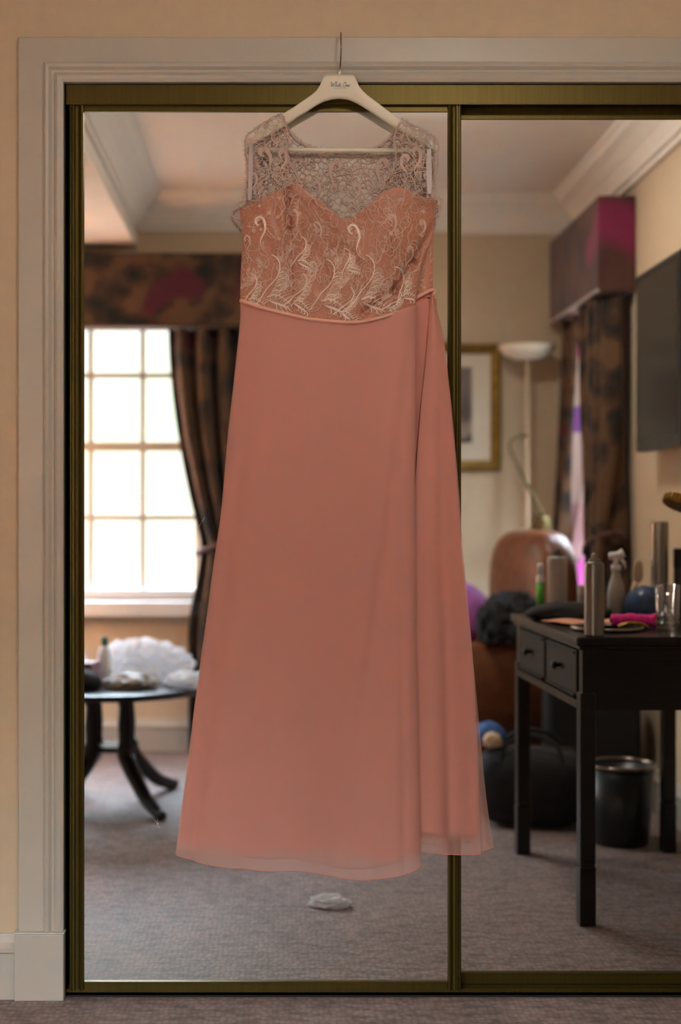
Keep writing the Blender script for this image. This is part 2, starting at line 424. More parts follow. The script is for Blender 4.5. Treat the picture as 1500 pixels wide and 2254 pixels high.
# ================================================================== THE ROOM
# wardrobe opening in the front wall
OX0, OX1, OZ1 = -0.608, 1.135, 2.010
b = MB(); b.box(LEFT - 0.1, OX0, 0.0, 0.10, 0, CEIL + 0.05); b.box(OX1, RIGHT + 0.1, 0.0, 0.10, 0, CEIL + 0.05); b.box(OX0, OX1, 0.0, 0.10, OZ1, CEIL + 0.05)
struct(b.build('wall_front', M['wall']), 'cream painted wall around the mirrored wardrobe')
b = MB(); b.box(LEFT - 0.1, RIGHT + 0.1, BACK - 0.2, 0.75, -0.06, 0.0)
struct(b.build('floor', M['carpet']), 'beige looped wool carpet')
b = MB(); b.box(-0.765, RIGHT + 0.1, BACK - 0.15, 0.1, CEIL, CEIL + 0.08)
struct(b.build('ceiling', M['ceil']), 'white painted ceiling')
b = MB(); b.box(LEFT - 0.1, -0.765, BACK - 0.15, 0.1, 2.234, CEIL + 0.08)
struct(b.build('ceiling_soffit', M['ceil']), 'lower strip of white ceiling over the window bay')
# back wall with window opening
WX0, WX1, WZ0, WZ1 = -1.72, -0.48, 0.665, 2.03
b = MB(); b.box(LEFT - 0.1, WX0, BACK - 0.15, BACK, 0, CEIL); b.box(WX1, RIGHT + 0.1, BACK - 0.15, BACK, 0, CEIL)
b.box(WX0, WX1, BACK - 0.15, BACK, 0, WZ0); b.box(WX0, WX1, BACK - 0.15, BACK, WZ1, CEIL)
struct(b.build('wall_back', M['wall']), 'cream wall with the window and the framed print')
RY0, RY1, RZ0, RZ1 = -3.10, -2.44, 0.72, 2.12
b = MB(); b.box(RIGHT, RIGHT + 0.15, RY1, 0.0, 0, CEIL); b.box(RIGHT, RIGHT + 0.15, BACK, RY0, 0, CEIL)
b.box(RIGHT, RIGHT + 0.15, RY0, RY1, 0, RZ0); b.box(RIGHT, RIGHT + 0.15, RY0, RY1, RZ1, CEIL)
struct(b.build('wall_right', M['wall']), 'cream wall behind the desk and television')
LY0, LY1 = -2.95, -2.30
b = MB(); b.box(LEFT - 0.15, LEFT, BACK, LY0, 0, CEIL); b.box(LEFT - 0.15, LEFT, LY1, 0.0, 0, CEIL); b.box(LEFT - 0.15, LEFT, LY0, LY1, 0, WZ0); b.box(LEFT - 0.15, LEFT, LY0, LY1, WZ1, CEIL)
struct(b.build('wall_left', M['wall']), 'cream wall beside the window bay')

# cornices: profile (out from wall, down from ceiling)
CP = [(0, 0), (0.15, 0), (0.15, -0.012), (0.135, -0.018), (0.128, -0.032), (0.095, -0.05), (0.06, -0.082), (0.038, -0.118), (0.034, -0.132), (0.018, -0.138), (0.018, -0.155), (0, -0.155)]
b = MB(); b.prism([(BACK + o, CEIL + d) for o, d in CP], -0.765, RIGHT, 'x'); struct(b.build('trim_1', M['ceil'], smooth=False), 'white moulded cornice above the window wall')
b = MB(); b.prism([(RIGHT - o, CEIL + d) for o, d in CP], BACK, 0.0, 'y'); struct(b.build('trim_2', M['ceil']), 'white moulded cornice above the desk wall')
b = MB(); b.prism([(-0.765 + o * 0.75, CEIL + d) for o, d in CP], BACK, 0.0, 'y'); struct(b.build('trim_3', M['ceil']), 'white moulded cornice along the dropped soffit')
b = MB(); b.prism([(-o, CEIL + d) for o, d in CP], -0.765, RIGHT, 'x'); struct(b.build('trim_4', M['ceil']), 'white moulded cornice above the wardrobe')

# skirtings
SK = [(0, 0), (0.016, 0), (0.016, 0.100), (0.020, 0.104), (0.020, 0.114), (0.012, 0.124), (0.009, 0.136), (0.006, 0.142), (0, 0.142)]
b = MB(); b.prism([(-o, h) for o, h in SK], LEFT, -0.714, 'x'); struct(b.build('baseboard_front', M['gloss']), 'off white moulded skirting left of the wardrobe plinth')
b = MB(); b.prism([(BACK + o, h) for o, h in SK], LEFT, RIGHT, 'x'); struct(b.build('baseboard_back', M['gloss']), 'off white skirting under the window')
b = MB(); b.prism([(RIGHT - o, h) for o, h in SK], BACK, 0, 'y'); struct(b.build('baseboard_right', M['gloss']), 'off white skirting behind the desk')
b = MB(); b.prism([(LEFT + o, h) for o, h in SK], BACK, 0, 'y'); struct(b.build('baseboard_left', M['gloss']), 'off white skirting on the bay wall')

# architrave round the wardrobe: flat band and moulded inner band. profile (distance outwards from the opening, projection)
AP = [(0, 0), (0, 0.016), (0.006, 0.019), (0.013, 0.021), (0.018, 0.018), (0.021, 0.014), (0.026, 0.015), (0.032, 0.021), (0.038, 0.023), (0.042, 0.020), (0.0435, 0.014), (0.046, 0.0135), (0.098, 0.0125), (0.100, 0.010), (0.100, 0)]


def architrave(name, path, label):
    """sweeps the profile along an inner-edge path [(x, z, outward x, outward z)] with mitred corners"""
    b = MB(); n = len(AP); vs_ = []
    for x, z, ox, oz in path:
        for o, p in AP: vs_.append((x + ox * o, -p, z + oz * o))
    fs_ = [(i * n + k, i * n + (k + 1) % n, (i + 1) * n + (k + 1) % n, (i + 1) * n + k) for i in range(len(path) - 1) for k in range(n)]
    fs_ += [tuple(range(n)), tuple(range((len(path) - 1) * n, len(path) * n))]
    b.add(vs_, fs_); return struct(b.build(name, M['gloss']), label)


architrave('trim_5', [(OX0, 0.146, -1, 0), (OX0, OZ1, -1, 1)], 'off white moulded upright of the wardrobe surround')
architrave('trim_6', [(OX0, OZ1, -1, 1), (OX1, OZ1, 1, 1)], 'off white moulded head of the wardrobe surround')
architrave('trim_7', [(OX1, OZ1, 1, 1), (OX1, 0.0, 1, 0)], 'off white moulded upright by the desk wall')
b = MB(); b.box(-0.714, -0.606, -0.027, 0.0, 0, 0.146); b.box(-0.716, -0.604, -0.029, 0.0, 0.146, 0.150)
struct(b.build('trim_8', M['gloss'], bevel=0.002), 'off white plinth block at the foot of the surround')

# ================================================================== MIRRORED WARDROBE
ML, MR = 0.006, 0.036            # mirror faces of the two doors
wd = thing('wardrobe', 'built-in wardrobe with bronze framed sliding mirror doors reflecting the whole bedroom', 'wardrobe', (0.26, 0.05, 0))
b = MB(); b.box(OX0, OX1, 0.10, 0.70, 0, OZ1); b.build('carcass', M['gap_shade'], wd)
b = MB(); b.box(OX0, OX1, 0.0, 0.10, 0.0, 0.004); b.box(OX0 - 0.001, OX0 + 0.001, 0.0, 0.10, 0, OZ1); b.box(OX0, OX1, 0.0, 0.1, OZ1 - 0.001, OZ1 + 0.001); b.build('lining', M['gap_shade'], wd)  # thin dark sheets: the shadow in the door gaps is put in as colour
b = MB(); b.prism([(-0.004, 2.008), (0.09, 2.008), (0.09, 1.985), (0.004, 1.985), (0.004, 1.968), (-0.004, 1.964)], OX0 + 0.004, OX1 - 0.004, 'x')
b.box(OX0 + 0.004, OX1 - 0.004, -0.005, -0.001, 1.9635, 1.967); b.box(OX0 + 0.004, OX1 - 0.004, 0.056, 0.06, 1.95, 1.985); b.build('header_track', M['bronze'], wd, bevel=0.0006, seg=1)
b = MB(); b.box(OX0 + 0.004, OX1 - 0.004, 0.002, 0.09, 0.004, 0.010)
for yy in (0.002, 0.026, 0.031, 0.062): b.box(OX0 + 0.004, OX1 - 0.004, yy, yy + 0.003, 0.004, 0.017)
b.build('floor_track', M['bronze'], wd)


def stile_profile(x0, x1, yf, flip):
    """ridged aluminium section seen from above"""
    w = x1 - x0
    q = [(0, 0.030), (0, 0.004), (0.10, 0.0), (0.16, 0.0), (0.20, 0.004), (0.25, 0.004), (0.28, 0.0), (0.36, 0.0), (0.42, 0.006), (0.60, 0.007), (0.70, 0.003), (0.84, -0.001), (0.95, 0.001), (1.0, 0.008), (1.0, 0.030)]
    q = [(x0 + (1 - a if flip else a) * w, yf - 0.008 + d) for a, d in q]
    return q[::-1] if flip else q


def sliding_door(x0, x1, sw, yf, z0, z1, zt, zb, lab):
    """mirror sheet on a backing board, in a frame of two stiles and two rails"""
    b = MB(); b.box(x0 + 0.004, x1 - 0.004, yf, yf + 0.005, z0 + 0.004, z1 - 0.004)
    d = b.build('mirror_door', M['mirror'], wd); d['label'] = lab
    for i, (a, c) in enumerate(((x0, x0 + sw[0]), (x1 - sw[1], x1))):
        b = MB(); b.prism(stile_profile(a, c, yf, i == 1), z0, z1, 'z'); b.build('stile', M['bronze'], d)
    b = MB(); b.prism([(yf - 0.004, zt), (yf - 0.004, zt + 0.006), (yf - 0.0005, zt + 0.007), (yf - 0.0005, z1), (yf + 0.02, z1), (yf + 0.02, zt)], x0 + sw[0], x1 - sw[1], 'x'); b.build('top_rail', M['bronze'], d)
    b = MB(); b.prism([(yf - 0.006, zb), (yf - 0.006, zb - 0.004), (yf - 0.003, zb - 0.005), (yf - 0.003, z0), (yf + 0.02, z0), (yf + 0.02, zb)], x0 + sw[0], x1 - sw[1], 'x'); b.build('bottom_rail', M['bronze'], d)
    return d


dl = sliding_door(-0.598, 0.266, (0.033, 0.030), ML, 0.015, 1.968, 1.950, 0.034, 'front sliding mirror door behind the hanging dress')
dr = sliding_door(0.236, OX1 - 0.006, (0.03, 0.035), MR, 0.018, 1.968, 1.942, 0.045, 'rear sliding mirror door reflecting the desk')
b = MB()
for (x0, z0, x1, z1, w) in ((-0.317, 1.027, -0.300, 1.056, 0.0006), (-0.3165, 1.030, -0.303, 1.050, 0.0005), (-0.412, 0.392, -0.398, 0.372, 0.0012), (-0.405, 0.396, -0.401, 0.375, 0.0008), (-0.398, 0.384, -0.404, 0.374, 0.0008)):
    dx, dz = x1 - x0, z1 - z0; l = math.hypot(dx, dz); nx, nz_ = -dz / l * w, dx / l * w
    b.add([(x0, ML - 0.0003, z0), (x1 - nx, ML - 0.0003, z1 - nz_), (x1 + nx, ML - 0.0003, z1 + nz_)], [(0, 1, 2)])
o = b.build('scratch', M['scratch'], dl); o['kind'] = 'stuff'

# ================================================================== WINDOWS
def window(name, ax, c0, c1, z0, z1, face, cols, rows, lab):
    """sash window; ax 'x' lies in a wall along x with its room face at y = face, ax 'y' along y at x = face"""
    t = struct(thing(name, None, None, ((c0 + c1) / 2, face - 0.09, z0) if ax == 'x' else (face + math.copysign(0.09, face), (c0 + c1) / 2, z0)), lab)

    def bx(b, a0, a1, d0, d1, h0, h1):      # along, depth away from the room, height
        if ax == 'x': b.box(a0, a1, face - d1, face - d0, h0, h1)
        elif face > 0: b.box(face + d0, face + d1, a0, a1, h0, h1)
        else: b.box(face - d1, face - d0, a0, a1, h0, h1)
    f = 0.035
    for (a0, a1, h0, h1) in ((c0, c0 + f, z0, z1), (c1 - f, c1, z0, z1), (c0 + f, c1 - f, z0, z0 + 0.05), (c0 + f, c1 - f, z1 - f, z1)):
        b = MB(); bx(b, a0, a1, 0.06, 0.13, h0, h1); b.build('frame_member', M['white_gloss'], t, bevel=0.003)
    iw = (c1 - c0 - 2 * f) / cols; ih = (z1 - z0 - f - 0.05) / rows
    for i in range(1, cols):
        b = MB(); bx(b, c0 + f + i * iw - 0.011, c0 + f + i * iw + 0.011, 0.075, 0.105, z0 + 0.05, z1 - f); b.build('glazing_bar', M['gloss'], t)
    for j in range(1, rows):
        w = 0.020 if j == rows // 2 and rows > 3 else 0.011
        b = MB(); bx(b, c0 + f, c1 - f, 0.074, 0.106, z0 + 0.05 + j * ih - w, z0 + 0.05 + j * ih + w); b.build('glazing_bar', M['gloss'], t)
    for i in range(cols):
        for j in range(rows):
            b = MB(); bx(b, c0 + f + i * iw, c0 + f + (i + 1) * iw, 0.089, 0.092, z0 + 0.05 + j * ih, z0 + 0.05 + (j + 1) * ih); b.build('pane', M['glass'], t)
    b = MB(); bx(b, c0 - 0.05, c1 + 0.05, -0.045, 0.0, z0 - 0.065, z0); bx(b, c0, c1, 0.0, 0.07, z0 - 0.03, z0); b.build('window_sill', M['white_gloss'], t, bevel=0.004)
    return t


window('window_1', 'x', WX0, WX1, WZ0, WZ1, BACK, 5, 4, 'small-paned white window beside the round table')
window('added_side_window', 'y', LY0, LY1, WZ0, WZ1, LEFT, 3, 4, 'added side window, out of view, lighting the bay by the round table')  # unseen window, added to bring daylight onto the carpet by the table
window('window_2', 'y', RY0, RY1, RZ0, RZ1, RIGHT, 2, 4, 'narrow window between the curtains of the desk wall')


# ================================================================== CURTAINS AND PELMETS
def curtain(name, ax, face, a_wall, lead_top, lead_tie, z_top, z_tie, label, folds=7, depth=0.045, border=False, z_bot=0.01, m='damask'):
    """hung cloth gathered at a tie-back; a_wall = outer end, lead_* = leading edge at top / at the tie"""
    t = thing(name, label, 'curtain', ((a_wall, face, 0) if ax == 'x' else (face, a_wall, 0)), 0, 'lined window curtains')

    def lead(z):
        if z > z_tie: k = 1 - (z - z_tie) / (z_top - z_tie); return lead_top + (lead_tie - lead_top) * k ** 1.8
        k = (z_tie - z) / z_tie; return lead_tie + (lead_top - lead_tie) * 0.38 * sstep(0, 0.45, k)

    def pos(u, z):
        a = a_wall + (lead(z) - a_wall) * u
        g = abs(lead(z) - a_wall) / abs(lead_top - a_wall)
        d = depth * (0.55 + 0.45 / max(g, 0.45)) * math.sin(u * folds * 2 * PI + 0.8 * math.sin(z * 3)) + 0.014 * math.sin(u * folds * 4.3 + 2 * z)
        if ax == 'x': return (a, face + d, z)
        return (face - d, a, z)
    b = MB(); b.grid(lambda u, v: pos(u * (0.9 if border else 1), z_top + (z_bot - z_top) * v), folds * 12, 60)
    b.build('drape', M[m], t, smooth=True, solid=0.003)
    if border:
        b = MB(); b.grid(lambda u, v: pos(0.88 + 0.12 * u, z_top + (z_bot - z_top) * v), 8, 60); b.build('striped_border', M['stripe'], t, smooth=True)
    b = MB(); pts = []
    w = abs(lead_tie - a_wall)
    for k in range(25):
        q = 2 * PI * k / 24; a = (a_wall + lead_tie) / 2 + (w / 2 + 0.018) * math.cos(q); d = (depth * 1.45) * math.sin(q)
        zz = z_tie + 0.05 * (math.cos(q) * (1 if lead_tie < a_wall else -1))
        pts.append((a, face + d, zz) if ax == 'x' else (face - d, a, zz))
    b.tube(pts, 0.014, 6, cap=False); b.build('tie_back', M['damask_red'], t, smooth=True)
    return t


curtain('curtain', 'x', BACK + 0.105, -0.26, -0.62, -0.475, 1.862, 0.93, 'brown and gold patterned curtain tied back beside the small-paned window', 4)
curtain('curtain', 'x', BACK + 0.105, -1.93, -1.60, -1.76, 1.862, 0.93, 'brown and gold patterned curtain tied back at the far end of the small-paned window', 4)
curtain('curtain', 'y', RIGHT - 0.085, -2.22, -2.56, -2.46, 1.895, 0.93, 'dark damask curtain hanging to the floor next to the television', 6, 0.05)
curtain('curtain', 'y', RIGHT - 0.075, BACK + 0.03, -2.78, -3.02, 1.895, 0.90, 'patterned curtain with a pink and cream striped border behind the armchair', 5, 0.035, border=True)


def pelmet(name, x0, x1, y0, y1, z0, z1, m, label):
    t = thing(name, label, 'pelmet', ((x0 + x1) / 2, (y0 + y1) / 2, z0))
    b = MB(); b.box(x0, x1, y0, y1, z0, z1); b.build('covered_box', M[m], t, bevel=0.008)
    return t


p = pelmet('pelmet', -1.98, -0.22, BACK + 0.002, BACK + 0.16, 1.865, 2.185, 'damask', 'long brown damask pelmet above the small-paned window')
b = MB()
b.tube([(-1.98, BACK + 0.163, 1.868), (-0.22, BACK + 0.163, 1.868)], 0.006, 6); b.build('piping', M['damask_red'], p)
p = pelmet('pelmet', 1.075, RIGHT - 0.002, -3.16, -2.19, 1.90, 2.265, 'damask_red', 'claret box pelmet on the desk wall under the cornice')
b = MB(); b.tube([(1.073, -3.16, 1.903), (1.073, -2.19, 1.903)], 0.007, 6); b.build('piping', M['ribbon'], p)

# ================================================================== FURNITURE AND THINGS IN THE ROOM
# ---- framed print
t = thing('framed_print', 'gilt framed grey landscape print with a wide cream mount on the wall', 'picture', (0.575, BACK, 1.24))
FX0, FX1, FZ0, FZ1 = 0.29, 0.86, 1.245, 1.815
FP = [(0, 0), (0, 0.012), (0.010, 0.016), (0.018, 0.026), (0.030, 0.030), (0.042, 0.024), (0.046, 0.014), (0.046, 0)]   # (out from sight edge, proud)
ins = 0.046; c = [(FX0 + ins, FZ0 + ins, -1, -1), (FX1 - ins, FZ0 + ins, 1, -1), (FX1 - ins, FZ1 - ins, 1, 1), (FX0 + ins, FZ1 - ins, -1, 1)]
b = MB(); n = len(FP); vs_ = [(x + ox * o, BACK + p_, z + oz * o) for x, z, ox, oz in c for o, p_ in FP]
b.add(vs_, [(i * n + k, i * n + (k + 1) % n, ((i + 1) % 4) * n + (k + 1) % n, ((i + 1) % 4) * n + k) for i in range(4) for k in range(n)]); b.build('frame', M['gilt'], t)
b = MB(); b.box(FX0 + 0.04, FX1 - 0.04, BACK, BACK + 0.006, FZ0 + 0.04, FZ1 - 0.04); b.build('mount', M['matboard'], t)
b = MB(); b.grid(lambda u, v: (0.42 + 0.31 * u, BACK + 0.0072, 1.37 + 0.34 * v), 1, 1); b.build('engraving', M['engraving'], t)
b = MB(); b.box(FX0 + 0.044, FX1 - 0.044, BACK + 0.010, BACK + 0.012, FZ0 + 0.044, FZ1 - 0.044); b.build('glass', M['glass'], t)

# ---- floor lamp with reading arm
LX, LY = 0.955, -3.04
t = thing('floor_lamp', 'cream uplighter floor lamp with a jointed reading arm behind the armchair', 'lamp', (LX, LY, 0))
b = MB(); b.lathe([(0.13, 0.0), (0.13, 0.018), (0.11, 0.026), (0.02, 0.034), (0, 0.034)], (LX, LY, 0), 28); b.build('base', M['antique'], t, smooth=True)
b = MB(); b.tube([(LX, LY, 0.02), (LX, LY, 1.735)], 0.0085, 12); b.build('pole', M['tan'], t, smooth=True)
b = MB(); b.lathe([(0.02, 1.728), (0.06, 1.733), (0.105, 1.755), (0.127, 1.782), (0.129, 1.790), (0.123, 1.790), (0.100, 1.762), (0.055, 1.741), (0, 1.738)], (LX, LY, 0), 32); b.build('shade', M['shade'], t, smooth=True)
b = MB(); b.tube(smooth_path([(LX, LY, 1.40), (LX - 0.05, LY + 0.04, 1.385), (LX - 0.085, LY + 0.06, 1.345), (LX - 0.02, LY + 0.08, 1.19), (LX + 0.05, LY + 0.10, 1.05)]), 0.007, 8); b.build('reading_arm', M['antique'], t, smooth=True)
mt = Matrix.Rotation(PI - 0.5, 4, 'X')
b = MB(); b.lathe([(0.012, 0.0), (0.03, 0.012), (0.042, 0.05), (0.045, 0.075), (0.040, 0.075), (0.028, 0.02), (0, 0.012)], (LX + 0.05, LY + 0.10, 1.05), 20, mat=mt.to_3x3()); b.build('reading_shade', M['antique'], t, smooth=True)

# ---- television
t = thing('television', 'black flat wall television hung beside the dark curtain above the desk', 'television', (RIGHT, -1.58, 1.27))
b = MB(); b.box(1.135, 1.180, -1.86, -1.300, 1.275, 1.900); b.build('casing', M['blackplastic'], t, bevel=0.006)
b = MB(); b.box(1.1335, 1.1355, -1.835, -1.325, 1.315, 1.878); b.build('screen', M['screen'], t)
b = MB(); b.box(1.178, RIGHT - 0.001, -1.68, -1.48, 1.48, 1.70); b.build('bracket', M['blackplastic'], t)

# ---- armchair
def puff(b, cx, cy, cz, sx, sy, sz, p=3.2, nu=28, nv=16):
    """upholstered block: a rounded box of full size sx, sy, sz"""
    def f(u, v):
        a = 2 * PI * u; e = PI * (v - 0.5)
        sg = lambda x, q: math.copysign(abs(x) ** (2 / q), x)
        return (cx + sx / 2 * sg(math.cos(e), p) * sg(math.cos(a), p), cy + sy / 2 * sg(math.cos(e), p) * sg(math.sin(a), p), cz + sz / 2 * sg(math.sin(e), p))
    b.grid(f, nu, nv); return b


t = thing('armchair', 'tan leather armchair with a rounded back in the corner by the striped curtain', 'armchair', (0.655, -2.50, 0), 1.15)
b = MB(); puff(b, 0, 0.02, 0.26, 0.60, 0.60, 0.30); b.build('base', M['leather'], t, smooth=True, local=True)
b = MB(); puff(b, 0, 0.05, 0.44, 0.46, 0.56, 0.15); b.build('seat_cushion', M['leather'], t, smooth=True, local=True)
for s in (-1, 1):
    b = MB(); puff(b, s * 0.255, 0.05, 0.40, 0.14, 0.60, 0.34); b.build('armrest', M['leather'], t, smooth=True, local=True)
b = MB(); puff(b, 0, -0.27, 0.66, 0.48, 0.20, 0.66, 3.6); b.build('backrest', M['leather'], t, smooth=True, local=True)
for sx in (-0.22, 0.22):
    for sy in (-0.25, 0.27):
        b = MB(); b.lathe([(0.018, 0), (0.028, 0.12)], (sx, sy, 0), 12); b.build('foot', M['wood'], t, local=True)
# cushion and clothes on it
b = MB(); puff(b, 0, 0, 0, 0.26, 0.13, 0.26, 2.4); o = b.build('cushion', M['purple'], None, smooth=True); o.location = (0.56, -2.39, 0.665); o.rotation_euler = (0.5, 0.5, 0.5)
tag(o, 'plum satin cushion leaning on the tan armchair arm', 'cushion')


def heap(name, cx, cy, cz, sx, sy, sz, m, lab, cat, seed, amp=0.16, rz=0.0, sub=4, fine=0.03):
    """a crumpled soft lump sitting on a level surface"""
    rnd = random.Random(seed); bm = bmesh.new(); bmesh.ops.create_icosphere(bm, subdivisions=sub + (1 if amp >= 0.3 else 0), radius=1)
    ph = [(rnd.uniform(1.5, 6), rnd.uniform(0, 6.3), Vector((rnd.gauss(0, 1), rnd.gauss(0, 1), rnd.gauss(0, 1))).normalized()) for _ in range(12)]
    for v in bm.verts:
        d = 1 + sum(amp * 0.4 * abs(math.sin(f * v.co.dot(a) + p_)) - amp * 0.2 for f, p_, a in ph) * 0.5 + rnd.uniform(-fine, fine) * 0.5
        if amp >= 0.3:          # crumpled paper: sharp creases
            c_ = v.co * 2.2 + Vector((seed, seed * 0.7, 0)); d += amp * (0.55 - 1.5 * abs(noise.noise(c_))) + 0.5 * amp * (0.3 - abs(noise.noise(c_ * 2.3)))
        q = v.co * d; z = max(q.z, -0.55)
        v.co = Vector((q.x * sx / 2, q.y * sy / 2, (z + 0.55) * sz / 1.55))
    me = bpy.data.meshes.new(name); bm.to_mesh(me); bm.free(); me.materials.append(M[m])
    for p_ in me.polygons: p_.use_smooth = fine < 0.02
    o = bpy.data.objects.new(name, me); COL.objects.link(o); o.location = (cx, cy, cz); o.rotation_euler = (0, 0, rz)
    return tag(o, lab, cat)


heap('jacket', 0.74, -2.20, 0.574, 0.20, 0.18, 0.17, 'black', 'black jacket hung over the near arm of the tan armchair', 'jacket', 5, 0.3, fine=0.01)

# ---- desk
DK = thing('desk', 'black polished wooden writing desk with drawers and square legs', 'desk', (0.640, -0.455, 0), -0.045)
# local frame: x into the room's right wall, y towards the mirror (negative = away), origin at the near left leg
DW, DL, DH = 0.50, 0.80, 0.746
for lx in (0.0, DW - 0.04):
    for ly in (-0.04, -DL):
        b = MB(); b.box(lx, lx + 0.04, ly, ly + 0.04, 0.16, 0.60); b.box(lx + 0.001, lx + 0.039, ly + 0.001, ly + 0.039, 0.152, 0.16); b.box(lx - 0.001, lx + 0.041, ly - 0.001, ly + 0.041, 0.0, 0.152)
        b.build('leg', M['wood'], DK, local=True, bevel=0.002)
b = MB(); b.box(-0.012, DW + 0.012, -DL - 0.012, 0.012, DH - 0.024, DH); b.box(-0.004, DW + 0.004, -DL - 0.004, 0.004, DH - 0.034, DH - 0.024); b.build('top', M['wood'], DK, local=True, bevel=0.005, seg=3)
b = MB(); b.box(0.006, DW - 0.006, -0.036, -0.002, 0.555, DH - 0.034); b.build('end_panel', M['wood'], DK, local=True)
b = MB(); b.box(0.006, DW - 0.006, -DL + 0.002, -DL + 0.036, 0.555, DH - 0.034); b.build('end_panel', M['wood'], DK, local=True)
b = MB(); b.box(DW - 0.03, DW - 0.006, -DL + 0.03, -0.03, 0.555, DH - 0.034); b.build('back_panel', M['wood'], DK, local=True)
b = MB(); b.box(0.02, 0.03, -DL + 0.03, -0.03, 0.575, DH - 0.034); b.box(0.0, 0.03, -DL + 0.04, -0.04, 0.557, 0.578); b.build('apron', M['wood'], DK, local=True)
for k in range(2):
    y1 = -0.05 - k * 0.362; y0 = y1 - 0.338
    b = MB(); b.box(0.002, 0.022, y0, y1, 0.588, DH - 0.040); d = b.build('drawer', M['deskface'], DK, local=True, bevel=0.003)
    for zb in (0.586, DH - 0.050):
        b = MB(); b.box(-0.003, 0.004, y0 + 0.012, y1 - 0.012, zb, zb + 0.006); b.build('bead', M['deskface'], d, local=True)
    b = MB(); b.lathe([(0.006, 0), (0.006, 0.010), (0.013, 0.016), (0.011, 0.024), (0, 0.026)], (0.002, (y0 + y1) / 2, 0.65), 14, mat=Matrix.Rotation(-PI / 2, 3, 'Y')); b.build('knob', M['wood'], d, smooth=True, local=True)


# ---- things on the desk (top at z = DH)
def can(name, x, y, r, h, m, lab, cap='nozzle', capm='whiteplastic', group=None):
    t = thing(name, lab, 'spray can', (x, y, DH), 0, group)
    b = MB(); b.lathe([(r * 0.94, 0), (r, 0.004), (r, h - 0.012), (r * 0.97, h - 0.008), (r * 0.97, h - 0.004), (r * 0.80, h), (0, h)], (0, 0, 0), 28); b.build('body', M[m], t, smooth=False, local=True, bevel=0.001)
    if cap == 'nozzle':
        b = MB(); b.lathe([(r * 0.62, h - 0.002), (r * 0.58, h + 0.006), (r * 0.34, h + 0.010), (r * 0.32, h + 0.018), (r * 0.18, h + 0.022), (0, h + 0.022)], (0, 0, 0), 20); b.build('nozzle', M[capm], t, smooth=True, local=True)
    else:
        b = MB(); b.lathe([(r * 1.02, h - 0.05), (r * 1.02, h + 0.012), (r * 0.96, h + 0.018), (0, h + 0.018)], (0, 0, 0), 24); b.build('cap', M[capm], t, smooth=False, local=True, bevel=0.001)
    return t


can('hairspray_can', 0.680, -0.475, 0.0255, 0.192, 'silver', 'slim silver hairspray can at the near corner of the desk', 'nozzle', 'silver')
can('shampoo_can', 0.708, -1.11, 0.030, 0.185, 'whitecan', 'stout pale grey spray can beside a small green labelled bottle', 'nozzle', 'blackplastic')
can('mousse_can', 1.030, -1.15, 0.0265, 0.272, 'silver', 'tallest silver mousse can near the wall end of the desk', 'cap', 'silver')
t = thing('hairbrush_canister', 'matt black canister beside the tallest silver can', 'canister', (1.092, -1.13, DH))
b = MB(); b.lathe([(0.023, 0), (0.024, 0.003), (0.024, 0.195), (0.022, 0.20), (0, 0.20)], (0, 0, 0), 24); b.build('body', M['blackplastic'], t, local=True)
b = MB(); b.lathe([(0.0248, 0.150), (0.0248, 0.204), (0.023, 0.208), (0, 0.208)], (0, 0, 0), 24); b.build('cap', M['black'], t, local=True)
t = thing('lotion_bottle', 'thin white bottle with a green label beside the stout grey can', 'bottle', (0.662, -1.135, DH))
b = MB(); b.lathe([(0.0115, 0), (0.0125, 0.004), (0.0125, 0.12), (0.008, 0.132), (0, 0.132)], (0, 0, 0), 18); b.build('body', M['whiteplastic'], t, smooth=True, local=True)
b = MB(); b.lathe([(0.0128, 0.02), (0.0128, 0.105)], (0, 0, 0), 18); b.build('label_band', M['green'], t, smooth=True, local=True)
b = MB(); b.lathe([(0.0095, 0.128), (0.0095, 0.158), (0.007, 0.163), (0, 0.163)], (0, 0, 0), 18); b.build('cap', M['whiteplastic'], t, smooth=True, local=True)
t = thing('spray_bottle', 'frosted trigger spray bottle behind the slim silver can', 'spray bottle', (0.885, -1.10, DH))
b = MB(); b.lathe([(0.024, 0), (0.026, 0.005), (0.026, 0.07), (0.022, 0.10), (0.013, 0.128), (0.012, 0.145), (0, 0.145)], (0, 0, 0), 24); b.build('body', M['whitecan'], t, smooth=True, local=True)
b = MB(); b.lathe([(0.015, 0.143), (0.015, 0.16), (0, 0.16)], (0, 0, 0), 18); b.build('collar', M['whiteplastic'], t, smooth=True, local=True)
b = MB(); b.tube([(-0.02, 0, 0.186), (0.006, 0, 0.188), (0.022, 0.002, 0.196)], [0.011, 0.012, 0.014], 10); b.tube([(0, 0, 0.158), (0, 0, 0.188)], 0.008, 8); b.build('spray_head', M['whiteplastic'], t, smooth=True, local=True)
b = MB(); b.tube([(0.014, 0, 0.18), (0.024, 0, 0.165), (0.028, 0, 0.148)], [0.005, 0.005, 0.003], 8); b.build('trigger', M['whiteplastic'], t, smooth=True, local=True)
t = thing('cream_jar', 'small grey lidded jar between the stout can and the slim silver can', 'jar', (0.792, -1.12, DH))
b = MB(); b.lathe([(0.018, 0), (0.020, 0.003), (0.020, 0.075), (0, 0.075)], (0, 0, 0), 20); b.build('body', M['whitecan'], t, smooth=False, local=True)
b = MB(); b.lathe([(0.0208, 0.07), (0.0208, 0.094), (0.018, 0.098), (0, 0.098)], (0, 0, 0), 20); b.build('lid', M['ribbon'], t, smooth=False, local=True)
heap('toiletry_bag', 0.965, -1.06, DH, 0.13, 0.12, 0.095, 'navy', 'navy vinyl toiletry bag in front of the tallest silver can', 'bag', 9, 0.12, fine=0.005)
